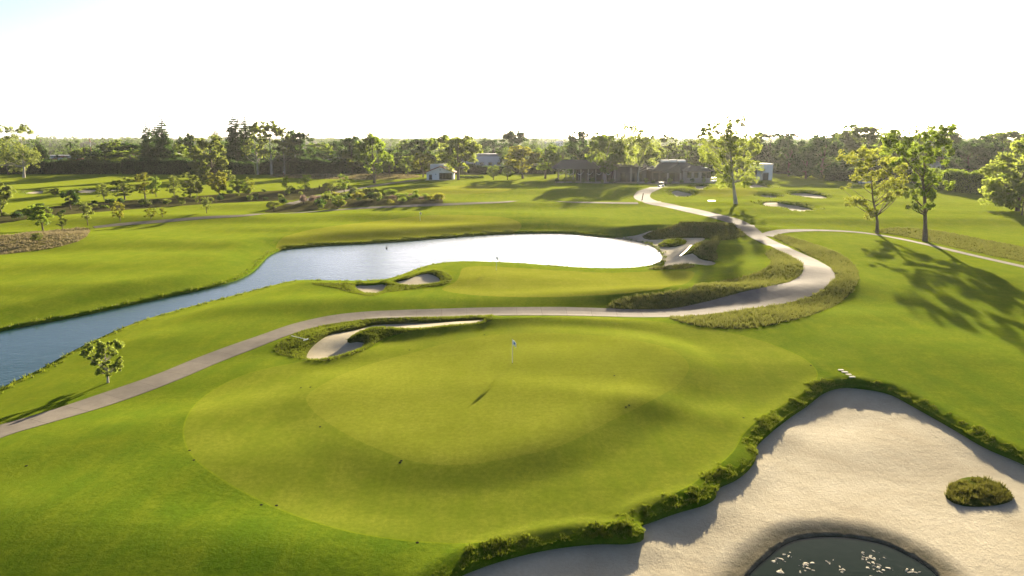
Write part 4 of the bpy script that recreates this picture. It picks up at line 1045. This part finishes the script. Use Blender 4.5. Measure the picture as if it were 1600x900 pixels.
for i, (px, w_) in enumerate(((866,9),(878,7),(893,8),(907,6),(921,8),(936,7),(951,8),(1003,7),(1014,8),(1026,7),(1040,8),(1058,7),(1074,8),(1092,7))):
    place_tree('shrub', p+Vector((cx(px), -9.2, gz(p.x+cx(px), p.y-9.2)-p.z)), 2.2+.5*math.sin(i*2.1), w_*k*.9, 'shrub', ('dark','mid','olive')[i % 3], '%s shrub before the clubhouse terrace, %s' % (('dark','green','grey green')[i % 3], ['at its left corner','second from its left corner','third from its left corner','below the patio left half','below the patio middle','below the patio right half','below the patio right end','right of the leaning eucalyptus','left of the golf cart path end','below the parked golf cart line','below the gable','right of the gable','below the right wing windows','at the right end'][i]), 'shrub', 'terrace planting', crown='foliage', stem='stem')
# strings of bulbs over the patio
for j in range(6):
    sl = empty('string_lights', p+Vector((cx(868+j*15), 0, 0)), 0, '%s string of small bulbs over the clubhouse patio, counted from the left' % ['first','second','third','fourth','fifth','sixth','seventh','eighth','ninth','tenth','eleventh','twelfth','thirteenth','last'][j], 'string lights', 'patio string lights')
    z0 = cz(266); pts = [(t*4.2, -6+11*t, z0-1.4*4*t*(1-t)-(1-t)*.6) for t in np.linspace(0, 1, 13)]
    MB().tube(pts, [.03]*13, 4).build('wire', M_BLACK, sl)
    for q in pts[1:-1:1]: MB().box(q[0]-.09, q[0]+.09, q[1]-.09, q[1]+.09, q[2]-.25, q[2]-.03).build('bulb', M_PAINT, sl)
    MB().box(-.08, .08, -6.08, -5.92, -.4, z0-.55).build('post', M_WOOD, sl)
# ------------------------------------------------------------------ other buildings
def windows(root, xs, zs, w_, h_, y, m1=None):
    for x in xs:
        for z in zs:
            f_ = MB().box(x-w_/2-.1, x+w_/2+.1, y-.08, y-.003, z-.1, z+h_+.1).build('window', m1 or M_FRAME, root); MB().box(x-w_/2, x+w_/2, y-.12, y-.08, z, z+h_).build('pane', M_GLASS, f_)
p = ground_at(1199, 318); q = p.y/1093.
b_ = empty('white_pavilion', p, 0, 'white box like building with dark doorway right of the tall eucalyptus', 'building')
zt = at_depth(1199, 256, p.y).z-p.z; MB().box(-13*q, 13*q, 0, 10, -.5, zt-.4).build('wall', M_WHITE, b_); MB().box(-13*q-.2, 13*q+.2, -.2, 10.2, zt-.4, zt).build('parapet', M_STONE, b_)
MB().box(-.6, 2.0, -.12, -.003, -.2, 3.3).build('door', M_FRAME, b_); MB().box(-1.6, -.9, -.9, -.2, -.4, 4.4).build('column', M_STONE, b_)
MB().prism([(-24*q, 4.2), (-2.6*q, 4.2), (-3.4*q, 5.2), (-14*q, 5.6)], -3, 4).build('roof', M_SHAKE, b_); MB().box(-22*q, -13.1*q, -1, 4, -.5, 4.2).build('side_wall', M_TAUPE, b_)
def house(px, ztop, Y, wpx, dpt, label, wallm=M_WHITE, roofm=M_TILE, hip=True, nwin=3, tower=False, zeave=None):
    p = ground_at(px, Y); q = Y/1093.; zt = at_depth(px, ztop, Y).z-p.z; ze = zt*.68 if zeave is None else zeave; hw_ = wpx*q/2
    r = empty('house', p, R((px*37) % 11-5), label, 'building')
    MB().box(-hw_, hw_, 0, dpt, -.5, ze).build('wall', wallm, r)
    if hip: MB().hip(-hw_-.6, hw_+.6, -.6, dpt+.6, ze+.2, zt, hw_*.5).build('roof', roofm, r)
    else: MB().prism([(-hw_-.6, ze-.1), (hw_+.6, ze-.1), (hw_+.6, ze+.15), (0, zt), (-hw_-.6, ze+.15)], -.5, dpt+.5).build('roof', roofm, r)
    windows(r, np.linspace(-hw_*.65, hw_*.65, nwin), [ze*.58] if ze < 6 else [ze*.3, ze*.68], 1.2, 1.3, 0)
    if tower:
        t_ = MB().box(hw_*.45, hw_*.95, -1.2, 3, -.5, zt+.3).build('tower', wallm, r); MB().hip(hw_*.4, hw_, -1.5, 3.3, zt+.5, zt+1.4, 1.2).build('tower_roof', roofm, t_)
    return r
house(79,247,392,32,12,'white house with red tiled roof and small tower beside the flat topped tree', tower=True)
house(118,247.5,400,24,11,'white gabled house with red tiled roof left of the mast', hip=False)
house(2,249,385,22,12,'pale house cut by the left edge of the picture', roofm=M_GREYR)
house(268,239,420,18,10,'pale blue house half hidden right of the three conifers', roofm=M_GREYR, hip=False)
house(301,238,425,16,10,'white house with red roof half hidden by the dense round tree')
house(452,239,400,22,11,'white gabled house behind the hedge right of the open eucalyptuses', roofm=M_GREYR, hip=False)
house(518,242,405,30,11,'grey house behind the hedge left of the dark dome tree', wallm=M_CREAM, roofm=M_GREYR)
house(600,232,520,46,14,'long flat grey roofed house on the skyline left of the hut trees', wallm=M_TAUPE, roofm=M_GREYR)
house(1466,250,360,22,10,'pale house glimpsed above the right hedge', roofm=M_GREYR)
house(170,243,430,24,10,'grey roofed house right of the mast behind the hedge', roofm=M_GREYR)
for px, zt_, zb, Y, wpx, dpt, lab in ((759,240.5,256,470,54,16,'long white flat roofed building right of the hut trees'), (728,244,258,455,20,10,'small white building beside the long white one'), (96,243,252,520,84,20,'long pale warehouse roof on the far left skyline')):
    p = ground_at(px, Y); q = Y/1093.; zt = at_depth(px, zt_, Y).z-p.z; r = empty('warehouse', p, 0, lab, 'building', 'far flat buildings')
    MB().box(-wpx*q/2, wpx*q/2, 0, dpt, -.5, zt*.8).build('wall', M_WHITE, r); MB().box(-wpx*q/2-.3, wpx*q/2+.3, -.3, dpt+.3, zt*.8, zt).build('roof', M_GREYR, r)
    windows(r, np.linspace(-wpx*q*.38, wpx*q*.38, 4), [zt*.08], 2.4, 1.6, 0)
p = ground_at(870, 1000); q = 1000/1093.
ap = empty('apartment_block', p, R(8), 'pale stepped apartment block on the far skyline', 'building')
MB().box(-17*q, 2*q, 0, 14, -.5, at_depth(870, 222, 1000).z).build('wall', M_WHITE, ap); MB().box(2*q, 10*q, -.5, 13, -.5, at_depth(870, 220.5, 1000).z).build('wall', M_WHITE, ap); MB().box(10*q, 18*q, .5, 13, -.5, at_depth(870, 228, 1000).z).build('wall', M_WHITE, ap)
windows(ap, np.linspace(-15*q, 0, 6), [2, 5, 8], 1.5, 1.3, 0); windows(ap, (4*q, 7.5*q), [2, 5, 8], 1.5, 1.3, -.5)
# masts and poles
def pole(px, top, Y, r0, label, cat='pole', arms=0, red=False):
    p = ground_at(px, Y); h = at_depth(px, top, Y).z-p.z
    r = empty('utility_pole' if arms else 'mast', p, 0, label, cat)
    MB().tube([(0,0,-.5),(0,0,h)] if not red else [(0,0,-.5),(0,0,h*.55)], [r0, r0*.6], 7).build('shaft', M_WOOD if arms else M_STEEL, r)
    if red:
        for i in range(4): MB().tube([(0,0,h*(.55+.1125*i)),(0,0,h*(.55+.1125*(i+1)))], [r0*.75, r0*.7], 7).build('band', M_RED if i % 2 == 0 else M_PAINT, r)
    for i in range(arms): MB().box(-1.2, 1.2, -.08, .08, h-.6-1.2*i, h-.42-1.2*i).build('crossarm', M_WOOD, r)
pole(139,209,395,.22,'tall red and white mast above the left hedge', red=True)
pole(742,208,450,.22,'tall thin grey mast above the long white building'); pole(727,225,440,.3,'shorter dark pole left of the tall thin grey mast', arms=1)
pole(846,205,600,.2,'thin mast on the skyline left of the apartment block'); pole(923,208,560,.2,'thin mast on the skyline behind the dark column like tree')
pole(1053,230,380,.28,'wooden utility pole behind the clubhouse', arms=2); pole(588,204,420,.15,'thin pole tip above the broad forked tree')
# ------------------------------------------------------------------ golf things
def flag(px, by, top, label, print_=False):
    p = ground(px, by); h = 2.13
    r = empty('golf_flag', p, 0, label, 'flag', 'hole flags')
    MB().tube([(0,0,-.1),(0,0,h)], [.024,.018], 8).build('pole', M_PAINT, r)
    MB().tube([(0,0,h),(0,0,h+.05)], [.022,.012], 8).build('knob', M_PAINT, r)
    V, F = [], []; nx, nz = 10, 8
    for i in range(nx+1):
        for j in range(nz+1):
            t = i/nx; u = j/nz; V.append((.012+t*.34*(1-.1*u), .05*math.sin(t*7+u*2)*t, h-.03-.42*u-.30*t*t-.05*t))
    for i in range(nx):
        for j in range(nz): a = i*(nz+1)+j; F.append((a, a+1, a+nz+2, a+nz+1))
    fo = obj('cloth', V, F, M_PAINT, r, smooth_=True)
    md = fo.modifiers.new('thick', 'SOLIDIFY'); md.thickness = .012
    if print_:
        e = MB().add([(.10,-.02,h-.27),(.17,-.028,h-.20),(.25,-.026,h-.33),(.20,-.028,h-.47),(.12,-.022,h-.40)], [(0,1,2,3,4)]).build('printed_mark', M_BLUE, fo)
    cup = MB().tube([(0,0,-.05),(0,0,.012)], [.054,.054], 12).build('cup', M_BLACK, r)
flag(800.6,567,533,'white hole flag with blue mark on the big foreground green', True)
flag(775.5,422,406,'hole flag on the green at the near shore of the pond')
flag(656.5,345,336,'small hole flag on the green across the pond')
def cart(px, by, rz, label):
    p = ground(px, by); r = empty('golf_cart', p, rz, label, 'golf cart', 'golf carts near the clubhouse')
    MB().prismx([(-1.2,.28),(1.15,.28),(1.2,.62),(.75,.78),(.55,.55),(-.15,.5),(-.2,.75),(-1.1,.85),(-1.2,.6)], -.58, .58).build('body', M_PAINT, r)
    MB().box(-.55,.55,-.75,-.2,.76,.9).box(-.55,.55,-.85,-.72,.9,1.25).build('seat', M_SEAT, r)
    MB().box(-.6,.6,-1.0,.95,1.82,1.9).build('roof', M_PAINT, r)
    for x in (-.52,.52):
        MB().tube([(x,-.9,.8),(x,-.9,1.84)], [.03,.03], 6).build('post', M_FRAME, r); MB().tube([(x,.75,.72),(x,.7,1.84)], [.03,.03], 6).build('post', M_FRAME, r)
    MB().box(-.5,.5,.7,.72,.85,1.8).build('windshield', M_GLASS, r)
    for x in (-.55,.55):
        for y in (-.8,.8): MB().tube([(x-.09,y,.24),(x+.09,y,.24)], [.24,.24], 14).build('wheel', M_BLACK, r)
cart(1033,292,R(60),'golf cart parked where the path bends to the clubhouse'); cart(1115,284,R(95),'white golf cart left of the tall eucalyptus crown')
cart(1346,287,R(85),'left one of two white carts under the massive dense tree'); cart(1356,287,R(100),'right one of two white carts under the massive dense tree')
STN = ['first','second','third','last']
for i, (px, py, w_) in enumerate(((1314,578.5,9),(1320,581.7,10.5),(1326,585.5,9.5),(1331.5,589,10))):
    p = ground(px, py); hx = w_*p.y/1093/2
    V = [(-hx,-.11,-.1),(hx,-.09,-.1),(hx*.92,.12,-.1),(-hx*.95,.1,-.1),(-hx*.97,-.1,.055),(hx*.96,-.085,.05),(hx*.88,.11,.055),(-hx*.9,.09,.06)]
    tag(obj('stepping_stone', V, [(3,2,1,0),(4,5,6,7),(0,1,5,4),(1,2,6,5),(2,3,7,6),(3,0,4,7)], M_STONE, None, p), '%s of four pale stepping stones above the big bunker, counted from the top' % STN[i], 'stone', 'stepping stones')
for px, py, wh in ((296,704,'at the far left edge of the large green'),(303,719,'just below the leftmost one on the large green edge'),(408,789,'left one of a pair on the lower left green edge'),(432,790,'right one of a pair on the lower left green edge'),(652,848,'on the front edge of the large green'),(627,720,'upper of a pair at the pale oval front rim'),(625,723,'lower of a pair at the pale oval front rim'),(983,633,'upper of a pair on the right dark band'),(978,636,'lower of a pair on the right dark band'),(470,606,'left one of a pair left of the pale oval'),(485,605,'right one of a pair left of the pale oval'),(500,667,'on the lower left rim of the pale oval'),(640,547,'on the slope behind the near bunker'),(757,523,'on the ridge behind the white flag'),(1267,571,'at the right end of the large green'),(1162,653,'near the big bunker on the right of the green'),(1110,740,'beside the ragged lip of the big bunker'),(41,728,'alone on the grass at the left picture edge'),(960,587,'inside the pale oval right of the flag'),(932,816,'on the lower right edge of the green')):
    p = ground(px, py); mb = MB(); mb.tube([(0,0,-.1),(0,0,.012)], [.085,.085], 10); mb.tube([(0,0,.01),(0,0,.025)], [.05,.04], 8)
    o = mb.build('sprinkler_head', M_BLACK, None, p); tag(o, 'small dark sprinkler head '+wh, 'sprinkler', 'sprinkler heads of the big green')
# rake in the near bunker grass, unidentified dark leaning shape on the path, lid on the far fairway
p = ground(478, 535); rk = empty('bunker_rake', p, R(60), 'pale bunker rake lying in the grass beside the near bunker', 'rake')
MB().tube([(0,0,.3),(0,2.0,.36)], [.025,.025], 6).build('handle', M_PAINT, rk); MB().box(-.3,.3,-.04,.04,.22,.3).build('head', M_PAINT, rk)
p = ground(1003, 313); ps = empty('leaning_shape', p, 0, 'dark leaning shape at the fork of the path below the clubhouse', 'post')  # unidentified dark upright mark, built as a capped leaning shaft
MB().tube([(0,0,-.3),(.35,0,2.1)], [.16,.13], 8).build('shaft', M_WOOD, ps); MB().tube([(.35,0,2.1),(.38,0,2.3)], [.17,.08], 8).build('cap', M_WOOD, ps)
p = ground(1112, 314.5); tag(MB().prism([(-1.1,-.05),(1.1,-.05),(1.1,.16),(.95,.2),(-.95,.2),(-1.1,.16)], -.5, .5).build('tee_bench', M_PAINT, None, p), 'low white slab on the grass left of the tall eucalyptus trunk', 'slab')
# scum on the small pond
rg = np.random.default_rng(12); V, F = [], []
for cxp, cyp, n_, sp_ in ((1215,876,10,9),(1235,868,5,6),(1255,884,14,11),(1297,878,6,7),(1316,891,8,5),(1362,872,14,12),(1372,888,22,14),(1425,893,10,8),(1222,893,9,6),(1348,866,7,7)):
    for i in range(n_):
        q = on_z([(cxp+rg.normal(0, sp_*.7), cyp+rg.normal(0, sp_*.45))], ZW2)[0]
        if not inside(POND2, q[None])[0]: continue
        k0 = len(V); m_ = 8; s_ = rg.uniform(.03, .13); e = rg.uniform(.3, .8); th = rg.uniform(0, 3.14)
        for j in range(m_):
            a = 6.283*j/m_; rr0 = s_*rg.uniform(.55, 1.2); x, y = math.cos(a)*rr0, math.sin(a)*rr0*e
            V.append((q[0]+x*math.cos(th)-y*math.sin(th), q[1]+x*math.sin(th)+y*math.cos(th), ZW2+.008))
        V.append((q[0], q[1], ZW2+.03)); F += [(k0+j, k0+(j+1) % m_, k0+m_) for j in range(m_)]
tag(obj('pond_scum', V, F, M_SCUM), 'pale scum floating on the small dark pond', 'scum', None, 'stuff')
# birds
p = on_z([(604,388)], ZW)[0]; dk = empty('duck', (p[0], p[1], ZW), R(70), 'dark duck swimming on the far side of the long pond', 'duck')
def blob(P, Rr, name, m, par, sides=10): return MB().tube(P, Rr, sides).build(name, m, par, sm=True)
blob([(-.34,0,.20),(-.26,0,.13),(-.12,0,.1),(.08,0,.1),(.18,0,.15),(.21,0,.24),(.22,0,.32),(.24,0,.37),(.30,0,.37),(.33,0,.36)], [.01,.07,.12,.12,.085,.05,.045,.06,.05,.02], 'body', M_FEATHER, dk); blob([(.31,0,.36),(.40,0,.345)], [.028,.015], 'bill', M_SEAT, dk, 6)
bp_ = at_depth(1519, 214.5, 170); bd = empty('bird', bp_, R(20), 'small dark bird in flight above the right tree line', 'bird')
blob([(-.25,0,0),(-.12,0,.01),(.02,0,0),(.16,0,.01),(.24,0,.01)], [.015,.05,.07,.045,.012], 'body', M_FEATHER, bd)
for s_ in (-1, 1): MB().add([(.10,0,.02),(-.08,0,.02),(-.04,s_*.28,.13),(.10,s_*.26,.13),(-.03,s_*.55,.06),(.03,s_*.56,.06),(.1,0,.035),(-.08,0,.035),(-.04,s_*.28,.14),(.10,s_*.26,.14)], [(0,1,2,3),(3,2,4,5),(6,9,8,7),(9,5,4,8)]).build('wing', M_FEATHER, bd)
# ------------------------------------------------------------------ people far away
def person(px, by, rz, label, top, legs, bend=0., arm=.3):
    p = ground(px, by); r = empty('person', p, rz, label, 'person')
    J = {'pel': (0,0,.95), 'ch': (0,bend*.35,1.32), 'nk': (0,bend*.5,1.5), 'hd': (0,bend*.55+.02,1.62), 'tp': (0,bend*.58,1.74)}
    V = list(J.values()); E = [(0,1),(1,2),(2,3),(3,4)]; rad = [.15,.17,.06,.10,.07]
    for s_ in (-1, 1):
        k0 = len(V); V += [(s_*.1,0,.9),(s_*.11,.03,.5),(s_*.12,0,.08),(s_*.12,.14,.04)]; rad += [.1,.07,.045,.04]; E += [(0,k0),(k0,k0+1),(k0+1,k0+2),(k0+2,k0+3)]
        k1 = len(V); V += [(s_*.2,bend*.4,1.42),(s_*.26,bend*.4+arm*.4,1.15),(s_*.16,bend*.4+arm,1.0)]; rad += [.065,.045,.035]; E += [(1,k1),(k1,k1+1),(k1+1,k1+2)]
    me = bpy.data.meshes.new('body'); me.from_pydata(V, E, []); o = bpy.data.objects.new('body', me); COL.objects.link(o)
    sk = o.modifiers.new('skin', 'SKIN')
    for i, v in enumerate(me.skin_vertices[0].data): v.radius = (rad[i], rad[i]); v.use_root = (i == 0)
    o.modifiers.new('sub', 'SUBSURF').levels = 1
    dg = bpy.context.evaluated_depsgraph_get(); ev_ = bpy.data.meshes.new_from_object(o.evaluated_get(dg)); bpy.data.objects.remove(o)
    for m_ in (top, legs, M_SKIN): ev_.materials.append(m_)
    for f_ in ev_.polygons: f_.use_smooth = True; z = f_.center.z; f_.material_index = 2 if z > 1.5 else (0 if z > .98 or abs(f_.center.x) > .2 else 1)
    link('body', ev_, r)
    MB().tube([(0,bend*.55-.02,1.66),(0,bend*.56,1.74),(0,bend*.57,1.79)], [.115,.105,.03], 10).build('hair', M_CLOTHD, r, sm=True)
person(443,273,0,'distant golfer in pale shirt and red trousers on the left far tee',M_PAINT,M_RED); person(470,283,R(40),'distant golfer in dark clothes left of the narrow young trees',M_CLOTHD,M_CLOTHD)
person(499,296,R(-30),'distant golfer in black above the planting bed footpath',M_CLOTHD,M_CLOTHD); person(730,274.5,R(90),'distant golfer bending forward behind the row of dark plants',M_CLOTHD,M_CLOTHD,.7,.5)
# ------------------------------------------------------------------ air
hz = MB().box(-5400, 5400, -5400, 5400, -6, 40).build('haze', mat('haze_air', lambda n, o: None), None)
n = MATS['haze_air'].node_tree; out = [x for x in n.nodes if x.type == 'OUTPUT_MATERIAL'][0]
pv = N(n, 'ShaderNodeVolumePrincipled'); pv.inputs['Color'].default_value = (.95, .95, .95, 1); pv.inputs['Density'].default_value = HAZE_DENSITY; pv.inputs['Anisotropy'].default_value = .5
n.links.new(pv.outputs[0], out.inputs['Volume']); tag(hz, 'thin bright haze in the evening air', 'haze', None, 'stuff')
